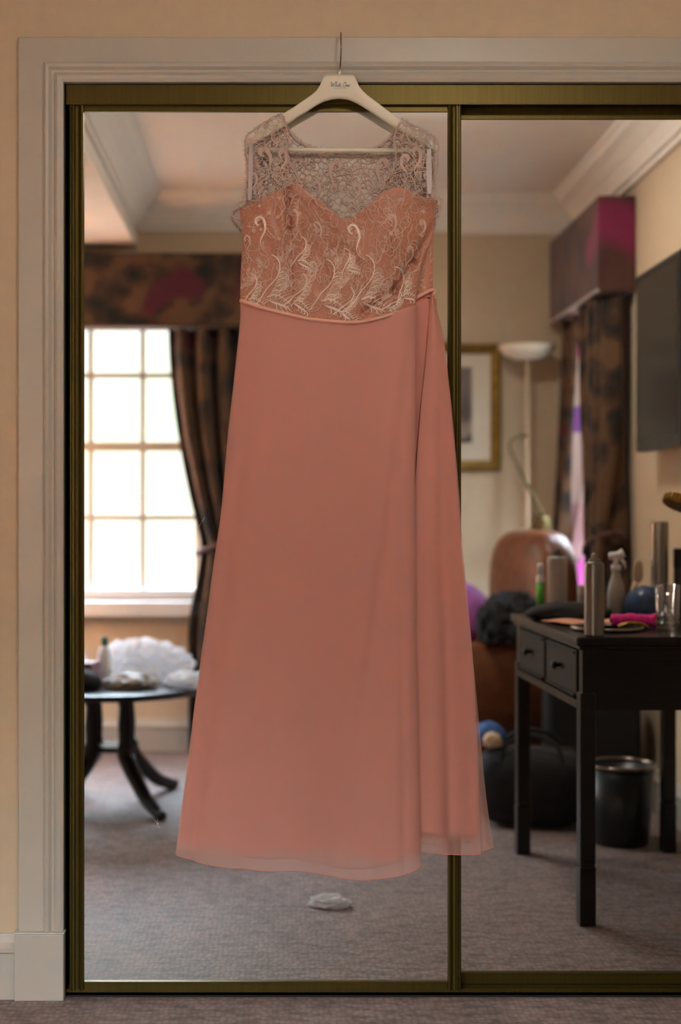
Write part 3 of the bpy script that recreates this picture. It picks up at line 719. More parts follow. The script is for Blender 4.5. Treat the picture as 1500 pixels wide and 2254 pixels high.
heap('clutch_bag', 0.725, -1.005, DH, 0.25, 0.12, 0.052, 'black', 'black fabric pouch lying at the far drawer end of the desk', 'pouch', 12, 0.12, fine=0.01)
t = thing('paddle_brush', 'wooden handled hair brush standing by the navy toiletry bag', 'brush', (0.952, -1.165, DH))
b = MB(); b.tube([(-0.015, 0, 0.0), (-0.002, 0, 0.07), (0.010, 0, 0.105)], [0.006, 0.008, 0.007], 10); b.build('handle', M['tan'], t, smooth=True, local=True)
b = MB(); puff(b, 0.016, 0, 0.138, 0.030, 0.014, 0.07, 2.6); b.build('pad', M['tan'], t, smooth=True, local=True)
# round tray with salmon paper on it
t = thing('vanity_tray', 'round mirrored vanity tray lying under the slim silver can', 'tray', (0.755, -0.655, DH))
b = MB(); b.lathe([(0, 0.0), (0.092, 0.0), (0.098, 0.004), (0.098, 0.012), (0.093, 0.012), (0.090, 0.006), (0, 0.006)], (0, 0, 0), 40); b.build('rim', M['silver'], t, smooth=True, local=True)
b = MB(); b.lathe([(0, 0.0065), (0.088, 0.0065)], (0, 0, 0), 40); b.build('mirror_plate', M['mirror'], t, local=True)
b = MB(); b.grid(lambda u, v: (0.628 + 0.23 * u + 0.03 * v, -0.93 + 0.15 * v, DH + 0.004 + 0.006 * math.sin(u * 5 + v * 2) ** 2), 14, 10)
tag(b.build('envelope', M['salmon'], None, smooth=True, solid=0.002), 'salmon pink paper sheet lying flat on the desk behind the tray', 'paper')
# hot pink plush item
t = thing('hair_roller', 'hot pink plush hair roller lying behind the slim silver can', 'hair roller', (0.845, -0.72, DH + 0.021), 0.12)
b = MB(); n = 20; rnd = random.Random(4)
b.tube([(-0.062 + 0.124 * k / 16, 0, 0.0) for k in range(17)], [0.018 + rnd.uniform(-0.002, 0.003) for _ in range(17)], 16); b.build('foam', M['magenta'], t, smooth=True, local=True)
b = MB(); b.tube([(-0.066, 0, 0), (0.066, 0, 0)], 0.006, 8); b.build('core', M['black'], t, smooth=True, local=True)
t = thing('hair_clip', 'curved tortoiseshell hair clip lying in front of the pink roller', 'hair clip', (0.825, -0.655, DH))
b = MB(); b.tube(smooth_path([(-0.04, 0, 0.008), (-0.02, 0.004, 0.016), (0.0, 0.005, 0.018), (0.02, 0.004, 0.016), (0.04, 0, 0.008)]), 0.006, 8, flat=0.6); b.build('bow', M['brass'], t, smooth=True, local=True)
b = MB(); b.tube([(-0.04, 0, 0.006), (0.04, 0, 0.006)], 0.004, 8); b.build('pin', M['black'], t, smooth=True, local=True)
# tumbler
t = thing('tumbler', 'cut glass tumbler standing on the desk beside the navy bag', 'glass', (0.920, -0.66, DH))
b = MB()
b.lathe([(0.028, 0.0), (0.030, 0.004), (0.0335, 0.122), (0.0320, 0.123), (0.0285, 0.020), (0, 0.018)], (0, 0, 0), 28); b.build('wall', M['tumbler'], t, smooth=True, local=True)
b = MB()
for k in range(14):
    a = 2 * PI * k / 14; r = 0.0306
    for q in (0, 1):
        z0 = 0.008 + q * 0.022; p0 = (r * math.cos(a), r * math.sin(a), z0); a1 = a + PI / 14; a_ = a - PI / 14
        b.add([(r * math.cos(a_), r * math.sin(a_), z0 + 0.011), p0, (r * math.cos(a1), r * math.sin(a1), z0 + 0.011), (r * math.cos(a), r * math.sin(a), z0 + 0.022), ((r + 0.003) * math.cos(a), (r + 0.003) * math.sin(a), z0 + 0.011)],
              [(0, 1, 4), (1, 2, 4), (2, 3, 4), (3, 0, 4)])
b.build('cut_facets', M['tumbler'], t, local=True)['kind'] = 'stuff'
# extending brass mirror on the wall
t = thing('shaving_mirror', 'tilted round brass shaving mirror with a ribbed rim on a wall arm', 'mirror', (RIGHT, -0.62, 1.02))
mt = Matrix.Translation(Vector((0.955, -0.66, 1.090))) @ Matrix.Rotation(0.42, 4, 'Y') @ Matrix.Rotation(0.22, 4, 'X')
b = MB(); b.lathe([(0, -0.012), (0.036, -0.012), (0.044, -0.010), (0.046, 0.0), (0.044, 0.012), (0.040, 0.012), (0.038, 0.009), (0, 0.009)], (0, 0, 0), 36); b.v = [tuple(mt @ Vector(p)) for p in b.v]; b.build('rim', M['brass'], t, smooth=False)
b = MB()
for k in range(26):
    a = 2 * PI * k / 26; b.tube([mt @ Vector((0.0455 * math.cos(a), 0.0455 * math.sin(a), -0.010)), mt @ Vector((0.0455 * math.cos(a), 0.0455 * math.sin(a), 0.010))], 0.0026, 5)
b.build('ribbing', M['brass'], t)['kind'] = 'stuff'
b = MB(); b.lathe([(0, 0.0095), (0.038, 0.0095)], (0, 0, 0), 36); b.v = [tuple(mt @ Vector(p)) for p in b.v]; b.build('glass', M['mirror'], t)
b = MB(); b.tube(smooth_path([mt @ Vector((0.04, 0, -0.005)), (1.05, -0.66, 1.045), (1.10, -0.63, 1.03), (1.16, -0.62, 1.03), (RIGHT, -0.62, 1.03)]), 0.006, 8); b.build('arm', M['brass'], t, smooth=True)
b = MB(); b.lathe([(0.03, 0), (0.03, 0.006), (0.012, 0.010), (0, 0.010)], (RIGHT, -0.62, 1.03), 20, mat=Matrix.Rotation(-PI / 2, 3, 'Y')); b.build('wall_plate', M['brass'], t, smooth=True)

# ---- below and behind the desk
t = thing('waste_bin', 'black waste bin with a shiny rim under the desk', 'bin', (0.965, -1.38, 0))
b = MB(); b.lathe([(0.085, 0), (0.09, 0.004), (0.108, 0.25), (0.104, 0.25), (0.088, 0.01), (0, 0.01)], (0, 0, 0), 32); b.build('body', M['blackplastic'], t, smooth=True, local=True)
b = MB(); b.tube([(0.108 * math.cos(2 * PI * k / 32), 0.108 * math.sin(2 * PI * k / 32), 0.252) for k in range(33)], 0.006, 8, cap=False); b.build('rim', M['chrome'], t, smooth=True, local=True)
t = thing('holdall', 'black fabric holdall on the carpet between desk and armchair', 'bag', (0.73, -1.66, 0), 0.2)
b = MB(); puff(b, 0, 0, 0.13, 0.40, 0.26, 0.26, 3.4); b.build('body', M['black'], t, smooth=True, local=True)
for s in (-1, 1):
    b = MB(); b.tube(smooth_path([(-0.10, s * 0.12, 0.16), (-0.09, s * 0.09, 0.27), (0, s * 0.06, 0.31), (0.09, s * 0.09, 0.27), (0.10, s * 0.12, 0.16)]), 0.008, 6); b.build('handle', M['black'], t, smooth=True, local=True)
b = MB(); b.tube([(-0.10, 0, 0.260), (0.16, 0, 0.260)], 0.005, 6); b.build('zip', M['chrome'], t, local=True)
heap('scarf', 0.583, -1.685, 0.266, 0.105, 0.10, 0.075, 'blue', 'crumpled blue scarf spilling from the black holdall', 'scarf', 21, 0.25, fine=0.01)
heap('sock_ball', 0.585, -1.590, 0.275, 0.06, 0.05, 0.045, 'tan', 'small beige sock bundle under the blue scarf', 'socks', 22, 0.25, fine=0.01)
t = thing('suitcase', 'dark upright suitcase standing beyond the holdall', 'suitcase', (1.0, -1.98, 0), 0.1)
b = MB(); b.box(-0.17, 0.17, -0.10, 0.10, 0.03, 0.46); b.build('shell', M['black'], t, local=True, bevel=0.03, seg=3)
b = MB(); b.tube(smooth_path([(-0.06, 0, 0.455), (-0.05, 0, 0.485), (0.05, 0, 0.485), (0.06, 0, 0.455)]), 0.008, 6); b.build('handle', M['blackplastic'], t, local=True)
for sx in (-0.13, 0.13):
    for sy in (-0.07, 0.07):
        b = MB(); b.lathe([(0.0, -0.012), (0.022, -0.012), (0.022, 0.012), (0, 0.012)], (sx, sy, 0.022), 12, mat=Matrix.Rotation(PI / 2, 3, 'X')); b.build('wheel', M['blackplastic'], t, local=True)

# ---- round table
TX, TY, TH = -0.752, -2.05, 0.445
t = thing('coffee_table', 'round black pedestal table with splayed sabre legs under the window', 'table', (TX, TY, 0))
b = MB(); b.lathe([(0, TH - 0.032), (0.34, TH - 0.032), (0.385, TH - 0.026), (0.40, TH - 0.014), (0.398, TH - 0.004), (0.385, TH), (0, TH)], (0, 0, 0), 56); b.build('tabletop', M['wood'], t, smooth=False, local=True, bevel=0.001)
b = MB(); b.box(-0.10, 0.10, -0.10, 0.10, TH - 0.06, TH - 0.03); b.build('cleat', M['wood'], t, local=True)
for sx in (-1, 1):
    for sy in (-1, 1):
        cx, cy = sx * 0.060, sy * 0.060
        b = MB(); b.lathe([(0.020, 0.20), (0.028, 0.215), (0.023, 0.235), (0.026, 0.29), (0.021, 0.36), (0.027, 0.375), (0.028, TH - 0.055)], (cx, cy, 0), 16); b.build('column', M['wood'], t, smooth=True, local=True)
        q = math.atan2(sy * 1.35, sx * 0.9); dx, dy = math.cos(q), math.sin(q)
        pts = smooth_path([(cx, cy, 0.215), (cx + dx * 0.02, cy + dy * 0.02, 0.17), (cx + dx * 0.08, cy + dy * 0.08, 0.115), (cx + dx * 0.16, cy + dy * 0.16, 0.055), (cx + dx * 0.225, cy + dy * 0.225, 0.028), (cx + dx * 0.27, cy + dy * 0.27, 0.013)], 6)
        b = MB(); b.tube(pts, [0.036 - 0.017 * (k / (len(pts) - 1)) for k in range(len(pts))], 10); lg = b.build('leg', M['wood'], t, smooth=True, local=True)
        b = MB(); b.lathe([(0.012, -0.022), (0.017, -0.018), (0.017, 0.010), (0.010, 0.022), (0, 0.022)], (cx + dx * 0.27, cy + dy * 0.27, 0.017), 12, mat=Matrix.Rotation(q, 3, 'Z') @ Matrix.Rotation(PI / 2, 3, 'Y')); b.build('toe_cap', M['wood'], lg, smooth=True, local=True)
b = MB(); b.box(-0.075, 0.075, -0.075, 0.075, 0.195, 0.215); b.build('stretcher', M['wood'], t, local=True, bevel=0.004)
heap('paper_bag', -0.63, -2.15, TH, 0.30, 0.18, 0.13, 'paper', 'crumpled white paper bag lying across the round table', 'paper bag', 31, 0.35, 0.35, fine=0.05)
heap('tissue_paper', -0.45, -1.91, TH, 0.14, 0.13, 0.045, 'paper', 'flat crushed white tissue at the rim of the round table by the dress', 'paper', 32, 0.4, fine=0.06)
heap('plastic_bag', -0.985, -2.16, TH, 0.20, 0.18, 0.17, 'paper', 'tall crumpled white carrier bag at the back of the round table', 'bag', 33, 0.35, fine=0.05)
t = thing('gift_box', 'grey plum cardboard box standing on the round table', 'box', (-0.845, -1.96, TH), 0.3)
b = MB(); b.box(-0.055, 0.055, -0.04, 0.04, 0, 0.075); b.build('body', M['plum'], t, local=True, bevel=0.002)
b = MB(); b.box(-0.057, 0.057, -0.042, 0.042, 0.062, 0.082); b.build('lid', M['plum'], t, local=True, bevel=0.002)
t = thing('water_bottle', 'white bottle with a dark green cap behind the plum box', 'bottle', (-0.77, -2.02, TH))
b = MB(); b.lathe([(0.024, 0), (0.026, 0.004), (0.026, 0.10), (0.018, 0.125), (0.011, 0.135), (0, 0.135)], (0, 0, 0), 20); b.build('body', M['whiteplastic'], t, smooth=True, local=True)
b = MB(); b.lathe([(0.013, 0.132), (0.013, 0.165), (0, 0.166)], (0, 0, 0), 16); b.build('cap', M['bottle_green'], t, smooth=True, local=True)
heap('black_shoe_bag', -0.865, -1.83, TH, 0.20, 0.14, 0.07, 'black', 'black cloth bag at the near edge of the round table', 'bag', 35, 0.2, fine=0.01)
heap('grey_glove', -0.66, -1.86, TH, 0.16, 0.10, 0.045, 'whitecan', 'crumpled grey cloth in front of the white paper bag', 'cloth', 36, 0.3, fine=0.02)
heap('tissue', 0.0, -0.71, 0.0, 0.085, 0.06, 0.022, 'paper', 'crumpled white tissue dropped on the open carpet', 'tissue', 41, 0.5, 0.3, fine=0.08)

# ---- table lamp by the window bay (beyond what the mirror shows; its warm light does)
t = thing('table_lamp', 'lit cream shaded lamp on a tall stand at the far end of the window', 'lamp', (-1.50, -2.72, 0))
b = MB(); b.lathe([(0.14, 0), (0.14, 0.015), (0.03, 0.03), (0.014, 0.04), (0.014, 1.02), (0, 1.02)], (0, 0, 0), 24); b.build('stand', M['brass'], t, smooth=False, local=True)
b = MB(); b.lathe([(0.20, 0.98), (0.12, 1.24)], (0, 0, 0), 32); b.build('lamp_shade', chiffon_mat('lit_shade_linen', (0.9, 0.75, 0.55), 0.0, 0.6), t, smooth=True, local=True, solid=0.002)
l = bpy.data.lights.new('lamp_bulb', 'POINT'); l.energy = 72; l.color = (1.0, 0.66, 0.38); l.shadow_soft_size = 0.035
o = bpy.data.objects.new('lamp_bulb', l); COL.objects.link(o); o.parent = t; o.location = (0, 0, 1.10)
# ---- flush ceiling light above the middle of the room, higher than the mirrors show
def glow(name, col, strength):
    k = NT(name); k.b.inputs['Emission Color'].default_value = (*col, 1); k.b.inputs['Emission Strength'].default_value = strength; k.b.inputs['Base Color'].default_value = (0.8, 0.78, 0.72, 1)
    return k.m


t = thing('ceiling_light', 'round flush opal ceiling light glowing warm in the middle of the room', 'lamp', (0.38, -1.50, CEIL))
b = MB(); b.lathe([(0.17, 0), (0.17, -0.018), (0, -0.018)], (0, 0, 0), 32); b.build('plate', M['brass'], t, local=True)
b = MB(); b.lathe([(0.15, -0.018), (0.145, -0.035), (0.11, -0.052), (0.05, -0.060), (0, -0.062)], (0, 0, 0), 32); b.build('bowl', glow('lit_opal_glass', (1.0, 0.93, 0.82), 88.0), t, smooth=True, local=True)

# ================================================================== THE HANGER
# pattern coordinates: u to the right, v downwards, in pattern millimetres on the hanging plane just in front of the doors
PK = 0.000988


def cl(u, v, y):
    return (CAM_X + (u - 615) * PK, y, CAM_Z - (v - 1120) * PK)


HG = thing('coat_hanger', 'ivory plastic clothes hanger with a steel hook over the wardrobe surround', 'hanger', cl(748, 330, -0.022))
up = [(537, 305), (541, 297), (548, 291), (559, 282), (590, 266), (620, 249), (650, 231), (672, 216), (687, 206), (697, 197), (705, 185), (710, 173), (714, 165), (719, 162.5), (748, 162), (777, 162.5),
      (782, 165), (786, 174), (791, 187), (800, 198), (810, 207), (828, 220), (852, 238), (876, 256), (905, 274), (935, 288), (950, 297), (957, 304), (961, 312)]
lo = [(538, 322), (545, 323), (556, 316), (573, 304), (603, 288), (630, 272), (655, 255), (676, 243), (690, 234), (700, 228), (708, 224), (715, 221), (722, 219), (732, 216.5), (748, 215), (764, 216.5),
      (773, 219), (780, 222), (787, 225), (796, 230), (806, 236), (822, 246), (843, 260), (868, 275), (897, 291), (925, 306), (941, 318), (950, 325), (959, 327)]
b = MB(); vs_ = []; fs_ = []; n = 12


def hang_y(v): return -0.030 + 0.011 * sstep(170, 330, v)


for (u0, v0), (u1, v1) in zip(up, lo):
    for k in range(n):
        a = 2 * PI * k / n; q = math.copysign(abs(math.cos(a)) ** 0.45, math.cos(a)); w = math.copysign(abs(math.sin(a)) ** 0.45, math.sin(a))
        u = (u0 + u1) / 2 + (u0 - u1) / 2 * q; v = (v0 + v1) / 2 + (v0 - v1) / 2 * q
        vs_.append(cl(u, v, hang_y(v) + 0.0058 * w))
m_ = len(up)
fs_ = [(i * n + k, i * n + (k + 1) % n, (i + 1) * n + (k + 1) % n, (i + 1) * n + k) for i in range(m_ - 1) for k in range(n)] + [tuple(range(n)), tuple(range((m_ - 1) * n, m_ * n))]
b.add(vs_, fs_); b.build('hanger_body', M['hanger'], HG, smooth=True)
b = MB(); b.tube([cl(560, 325, -0.0195), cl(938, 327.5, -0.0195)], 0.0054, 12); b.build('trouser_bar', M['hanger'], HG, smooth=True)
b = MB(); b.tube([cl(749, 163, -0.030), cl(749, 157, -0.030), cl(749, 154.5, -0.030)], [0.0040, 0.0034, 0.0026], 12); b.build('neck', M['hanger'], HG, smooth=True)
hk = [cl(749, 156, -0.030), cl(749.5, 146, -0.031), cl(750, 135, -0.040), cl(750.5, 118, -0.049), cl(750.5, 100, -0.050), cl(750.5, 84, -0.045), cl(751, 73, -0.036), cl(751.5, 68.5, -0.025), cl(752, 71, -0.014), cl(752.5, 78, -0.006), cl(753, 86, -0.0045)]
b = MB(); b.tube(smooth_path(hk, 5), 0.0017, 10); b.build('hook', M['chrome'], HG, smooth=True)


def strokes_object(name, strokes, width, material, parent, yfun, off=0.0, stuff=True, closed=False):
    """flat cords laid on a surface: strokes = [([(u, v)...], width factor, taper)], ridged in the middle"""
    b = MB()
    for pts, wf, taper in strokes:
        m = len(pts)
        if m < 2: continue
        vs_ = []
        for i in range(m):
            a = pts[max(i - 1, 0)]; c = pts[min(i + 1, m - 1)]
            du, dv = c[0] - a[0], c[1] - a[1]; l = math.hypot(du, dv) or 1
            w = width * wf * 0.5
            if taper: w *= max(0.18, math.sin(PI * (0.08 + 0.92 * i / (m - 1))) if taper == 2 else 1 - 0.85 * i / (m - 1))
            nu, nv = -dv / l * w, du / l * w
            u, v = pts[i]; y = yfun(u, v) + off
            vs_ += [cl(u - nu, v - nv, y), cl(u, v, y - 0.0007), cl(u + nu, v + nv, y)]
        b.add(vs_, [q for i in range(m - 1) for q in ((i * 3, i * 3 + 1, i * 3 + 4, i * 3 + 3), (i * 3 + 1, i * 3 + 2, i * 3 + 5, i * 3 + 4))])
    o = b.build(name, material, parent, smooth=True)
    if stuff: o['kind'] = 'stuff'
    return o


def curve2(pts, n=6):
    return [(p.x, p.y) for p in smooth_path([(a, c, 0) for a, c in pts], n)]


# the shop lettering printed on the hanger: a script "White One" and a small line below it
def script(letters, u0, v0, sc, sl=0.25):
    out = []
    for L in letters:
        pts = curve2(L, 4); out.append(([(u0 + (x + y * sl) * sc, v0 - y * sc) for x, y in pts], 1.0, 0))
    return out


W_ = [[(0, 8), (1.5, 10.5), (3, 9.5), (3.2, 5), (3.4, 0), (5.5, 4), (7.2, 8), (7.0, 4), (7.4, 0), (9.5, 4), (11, 9), (12, 11.5), (11.2, 12)],
      [(12.5, 0), (14.5, 6), (15.2, 11), (14.2, 11), (13.8, 5), (13.4, 0), (14.6, 3.6), (16, 4.2), (16.2, 1.2), (17.2, 0.3), (18.4, 2)], [(18.4, 2), (19.3, 4.4), (19.0, 1), (20, 0.3), (21.2, 2)], [(19.7, 6.2), (20.0, 6.6)],
      [(21.2, 2), (22.8, 9), (22.2, 3), (22.4, 0.4), (24, 1.5)], [(21.2, 6.3), (24.6, 6.6)], [(24, 1.5), (26, 3), (26.2, 4.3), (25, 4.2), (24.8, 1.4), (26, 0.2), (28, 1.6)],
      [(36, 9.5), (33.2, 9), (31.6, 5), (33, 0.8), (36, 0.8), (38.2, 4.5), (37.4, 8.8), (34.6, 10.6), (32.4, 9.4)], [(39.4, 0), (40.2, 4.2), (40.0, 1), (41.6, 4), (42.6, 3.4), (42.4, 0.8), (43.6, 0.6)],
      [(43.6, 0.6), (45.6, 2.6), (45.8, 4.2), (44.6, 4), (44.4, 1.2), (45.8, 0.2), (48.4, 2.4)]]
strokes_object('lettering', script(W_, 726, 190, 0.92), 1.25, M['print'], HG, lambda u, v: hang_y(v) - 0.0060, 0, True)
fc = bpy.data.curves.new('small_lettering', 'FONT'); fc.body = 'COLLECTION'; fc.size = 0.0042; fc.align_x = 'CENTER'; fc.space_character = 1.15
tmp = bpy.data.objects.new('lettering_outline', fc); COL.objects.link(tmp)
me = bpy.data.meshes.new_from_object(tmp.evaluated_get(bpy.context.evaluated_depsgraph_get())); bpy.data.objects.remove(tmp); me.materials.clear(); me.materials.append(M['print'])
o = bpy.data.objects.new('small_lettering', me); COL.objects.link(o); o.parent = HG; o['kind'] = 'stuff'
o.location = Vector(cl(749, 194.5, hang_y(194) - 0.0061)) - HG.location; o.rotation_euler = (PI / 2, 0, 0)

# ================================================================== THE DRESS
DR = thing('dress', 'long blush pink bridesmaid dress with a lace bodice hanging from an ivory hanger', 'dress', cl(740, 1930, -0.03))

LEFT_EDGE = [(655, 528.5), (700, 528), (800, 518), (900, 507), (950, 501.5), (1132, 485), (1250, 468), (1350, 455), (1541, 429), (1664, 414), (1760, 401), (1883, 385.5), (1930, 381)]
RIGHT_FRONT = [(655, 917), (700, 915), (1000, 914.5), (1200, 915), (1457, 918), (1594, 922), (1833, 927), (1918, 930), (1940, 930)]
RIGHT_EDGE = [(630, 957), (650, 958), (682, 966), (728, 977), (813, 988), (887, 996), (986, 1005), (1079, 1013), (1185, 1020), (1372, 1038), (1457, 1046), (1621, 1062), (1765, 1076), (1871, 1092), (1890, 1095)]
FOLD_EDGE = [(630, 957), (650, 958), (682, 966), (728, 977), (813, 988), (887, 996), (986, 1005), (1079, 1013), (1185, 1020), (1372, 1037), (1457, 1044), (1600, 1052), (1750, 1057), (1885, 1061), (1900, 1061)]
PLEAT_EDGE = [(640, 951), (661, 950), (786, 940), (893, 929), (1052, 916), (1200, 906), (1900, 906)]
WAIST = [(528, 656), (569, 672), (610, 684), (647, 693), (690, 702), (760, 707.5), (792, 707), (830, 699), (861, 690), (890, 681), (917, 671)]
HEM = [(381, 1885), (385, 1886), (410, 1893), (429, 1896.5), (431, 1898), (485, 1905), (510, 1908), (530, 1908), (560, 1912), (588, 1915), (640, 1914), (680, 1918), (740, 1930), (770, 1935), (800, 1936), (840, 1932), (880, 1924), (915, 1913), (931, 1902)]
HEM_IN = [(385, 1878), (435, 1880), (480, 1880), (525, 1887), (560, 1882), (590, 1883), (640, 1890), (690, 1893), (740, 1899), (780, 1901), (820, 1896), (860, 1890), (900, 1893), (931, 1897)]
HEM_LIN = [(385, 1862), (435, 1864), (500, 1866), (560, 1880), (600, 1872), (660, 1876), (700, 1871), (745, 1870), (790, 1876), (830, 1890), (870, 1888), (900, 1880), (931, 1884)]


def ip(pts, x): return interp(pts, x)


def skirt_y(t, w, sc=1.0):
    """depth of the front skirt; t across, w down"""
    env = (max(0.0, 1 - abs(2 * t - 1) ** 3.2)) ** 0.6
    y = -0.017 - 0.030 * env
    a = 0.0012 + 0.0062 * w
    y += sc * a * (0.75 * math.sin(2 * PI * (1.55 * t + 0.12 + 0.12 * w)) + 0.35 * math.sin(2 * PI * (3.1 * t + 0.35 - 0.2 * w))) * env
    # soft pleat near the left turn and a drag line falling from the right hip
    y += 0.0085 * w * math.exp(-((t - 0.085 + 0.02 * w) / 0.030) ** 2)
    y -= 0.0050 * w * math.exp(-((t - 0.15 + 0.02 * w) / 0.045) ** 2)
    y += 0.0050 * math.exp(-((t - (0.99 - 0.34 * w)) / 0.032) ** 2) * sstep(0.0, 0.12, w) * sstep(0.95, 0.5, w)
    y += 0.004 * math.exp(-((t - 0.93) / 0.02) ** 2) * sstep(0.25, 0.9, w)
    y -= 0.020 * sstep(0.80, 1.0, t)
    return y


def skirt_layer(name, hem, m, dy, inset=0.0, wav=0.0, top=0.0):
    def f(a, c):
        # columns run from the waist to the hem
        ut = 528.5 + inset + a * (917 - 528.5 - 2 * inset); vt = ip(WAIST, ut) + top
        ub = 385.5 + inset + a * (930 - 385.5 - 2 * inset); vb = ip(hem, ub)
        v = vt + (vb - vt) * c
        L = ip(LEFT_EDGE, v) + inset; R = ip(RIGHT_FRONT, v) - inset
        u = L + (R - L) * a
        y = skirt_y(a, c) + dy + wav * math.sin(a * 43 + 3 * math.sin(a * 9)) * sstep(0.90, 1.0, c)
        return cl(u, v, y)
    b = MB(); b.grid(f, 150, 130); return b.build(name, m, DR, smooth=True)


skirt_layer('skirt_front', HEM, M['chiffon'], 0.0, 0.0, 0.0012)
skirt_layer('skirt_underlayer', HEM_IN, M['chiffon2'], 0.0028, 1.0, 0.0010, 1.0)
skirt_layer('skirt_lining', HEM_LIN, M['lining'], 0.0055, 2.0, 0.0008, 2.0)


def hem_edge(name, hem, dy, wav, r):
    pts = []
    for k in range(121):
        a = k / 120; u = 385.5 + a * (930 - 385.5); v = ip(hem, u)
        pts.append(cl(u, v, skirt_y(a, 1.0) + dy + wav * math.sin(a * 43 + 3 * math.sin(a * 9))))
    b = MB(); b.tube(pts, r, 6); return b.build(name, M['lining'], DR, smooth=True)


hem_edge('rolled_hem', HEM, -0.0002, 0.0012, 0.0011)


# right-hand back panel: the big fold, the recess behind it, the turned under layer, and the closed back
def side_y(u, v, t):
    w = sstep(640, 1900, v)
    y = -0.0200 - 0.013 * math.sin(PI * min(1, max(0, 0.12 + 0.88 * t))) ** 0.8
    y += (0.0008 + 0.0030 * w) * math.sin(2 * PI * (1.3 * t + 0.30 + 0.1 * w)) + 0.0012 * w * math.sin(2 * PI * (3.0 * t + 0.6))
    y += 0.0045 * w * math.exp(-((t - 0.60 + 0.05 * w) / 0.07) ** 2)
    y += 0.010 * math.exp(-((v - 640) / 60) ** 2) * (v < 900)
    return y


SHEM = [(900, 1874), (929, 1876), (965, 1880), (981, 1884), (1003, 1884), (1040, 1885), (1062, 1884)]


def f_side(a, c):
    ub = 906 + a * (1061 - 906); vb = ip(SHEM, ub); ut = 951 + a * 7.0; vt = 645 - a * 8
    v = vt + (vb - vt) * c
    L = ip(PLEAT_EDGE, v); R = ip(FOLD_EDGE, v)
    return cl(L + (R - L) * a, v, side_y(0, v, a))


b = MB(); b.grid(f_side, 60, 120); b.build('skirt_side', M['chiffon'], DR, smooth=True)
b = MB(); b.grid(lambda a, c: (lambda p: (p[0], p[1] + 0.003, p[2]))(f_side(0.01 + 0.96 * a, 0.965 * c)), 60, 100); b.build('side_lining', M['lining'], DR, smooth=True)
b = MB(); pts = [f_side(k / 60, 1.0) for k in range(61)]; b.tube(pts, 0.0010, 6); b.build('rolled_hem', M['lining'], DR, smooth=True)


def f_turn(a, c):
    v = 1120 + (1871 + 14 * (1 - a) - 1120) * c
    L = ip(FOLD_EDGE, v) - 18; R = ip(RIGHT_EDGE, v)
    k = a * (0.35 + 0.65 * c) if c < 1 else a
    return cl(L + (R - L) * a, v, -0.0095 - 0.004 * math.sin(PI * a) * c + 0.0030 * c * math.sin(a * 7 + 0.5))


b = MB(); b.grid(f_turn, 24, 90); b.build('skirt_return', M['chiffon'], DR, smooth=True)
b = MB(); b.tube([f_turn(k / 24, 1.0) for k in range(25)], 0.0010, 6); b.build('rolled_hem', M['lining'], DR, smooth=True)


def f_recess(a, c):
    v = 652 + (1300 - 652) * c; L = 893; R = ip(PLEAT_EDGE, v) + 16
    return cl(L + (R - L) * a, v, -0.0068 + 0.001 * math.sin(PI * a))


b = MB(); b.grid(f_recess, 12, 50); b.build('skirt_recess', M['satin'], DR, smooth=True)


def f_back(a, c):
    v = 640 + (1852 - 640) * c; L = ip(LEFT_EDGE, max(v, 655)) + 3; R = ip(RIGHT_EDGE, v) - 14 - 12 * c
    return cl(L + (R - L) * a, v, -0.0075 - 0.0015 * math.sin(a * 21 + c) * c - 0.006 * max(0, 1 - a / 0.03))


b = MB(); b.grid(f_back, 70, 60); b.build('skirt_back', M['lining'], DR, smooth=True)

# ------------------------------------------------------------------ bodice
TOP = [(520, 458), (528, 456), (545, 446), (560, 438), (583, 434), (600, 429), (621, 417), (634, 409), (644, 407), (655, 409), (665, 415), (690, 433), (717, 453), (739, 472), (750, 479), (762, 481.5), (776, 478), (790, 470), (809, 456), (837, 433),
       (858, 420), (868, 416), (879, 415.5), (899, 419), (913, 427), (939, 434), (957, 435), (972, 440)]
B_LEFT = [(430, 527), (456, 528), (500, 531), (527, 533), (560, 531.5), (586, 530), (640, 528.5), (660, 528.5)]
B_RIGHT = [(425, 966), (440, 967), (475, 962), (508, 955), (534, 948), (577, 934), (638, 923), (672, 917), (690, 916)]
CREASE = [(958, 498, 912, 575, 8, 0.030), (912, 575, 872, 636, 9, 0.028), (872, 636, 800, 690, 8, 0.013), (634, 414, 637, 505, 7, 0.022), (637, 505, 640, 600, 9, 0.007), (655, 440, 742, 545, 9, 0.010), (690, 455, 790, 585, 10, 0.009),
          (742, 545, 800, 640, 12, 0.008), (672, 500, 735, 640, 9, 0.007), (600, 460, 628, 560, 9, 0.007), (548, 455, 600, 560, 14, 0.005), (600, 560, 640, 650, 14, 0.003), (668, 520, 700, 640, 12, 0.003), (882, 470, 940, 455, 10, 0.005), (850, 640, 905, 610, 8, 0.004), (560, 610, 620, 680, 12, 0.002)]


def seg_d(u, v, x0, y0, x1, y1):
    dx, dy = x1 - x0, y1 - y0; t = ((u - x0) * dx + (v - y0) * dy) / (dx * dx + dy * dy); t = min(1, max(0, t))
    return math.hypot(u - x0 - t * dx, v - y0 - t * dy)


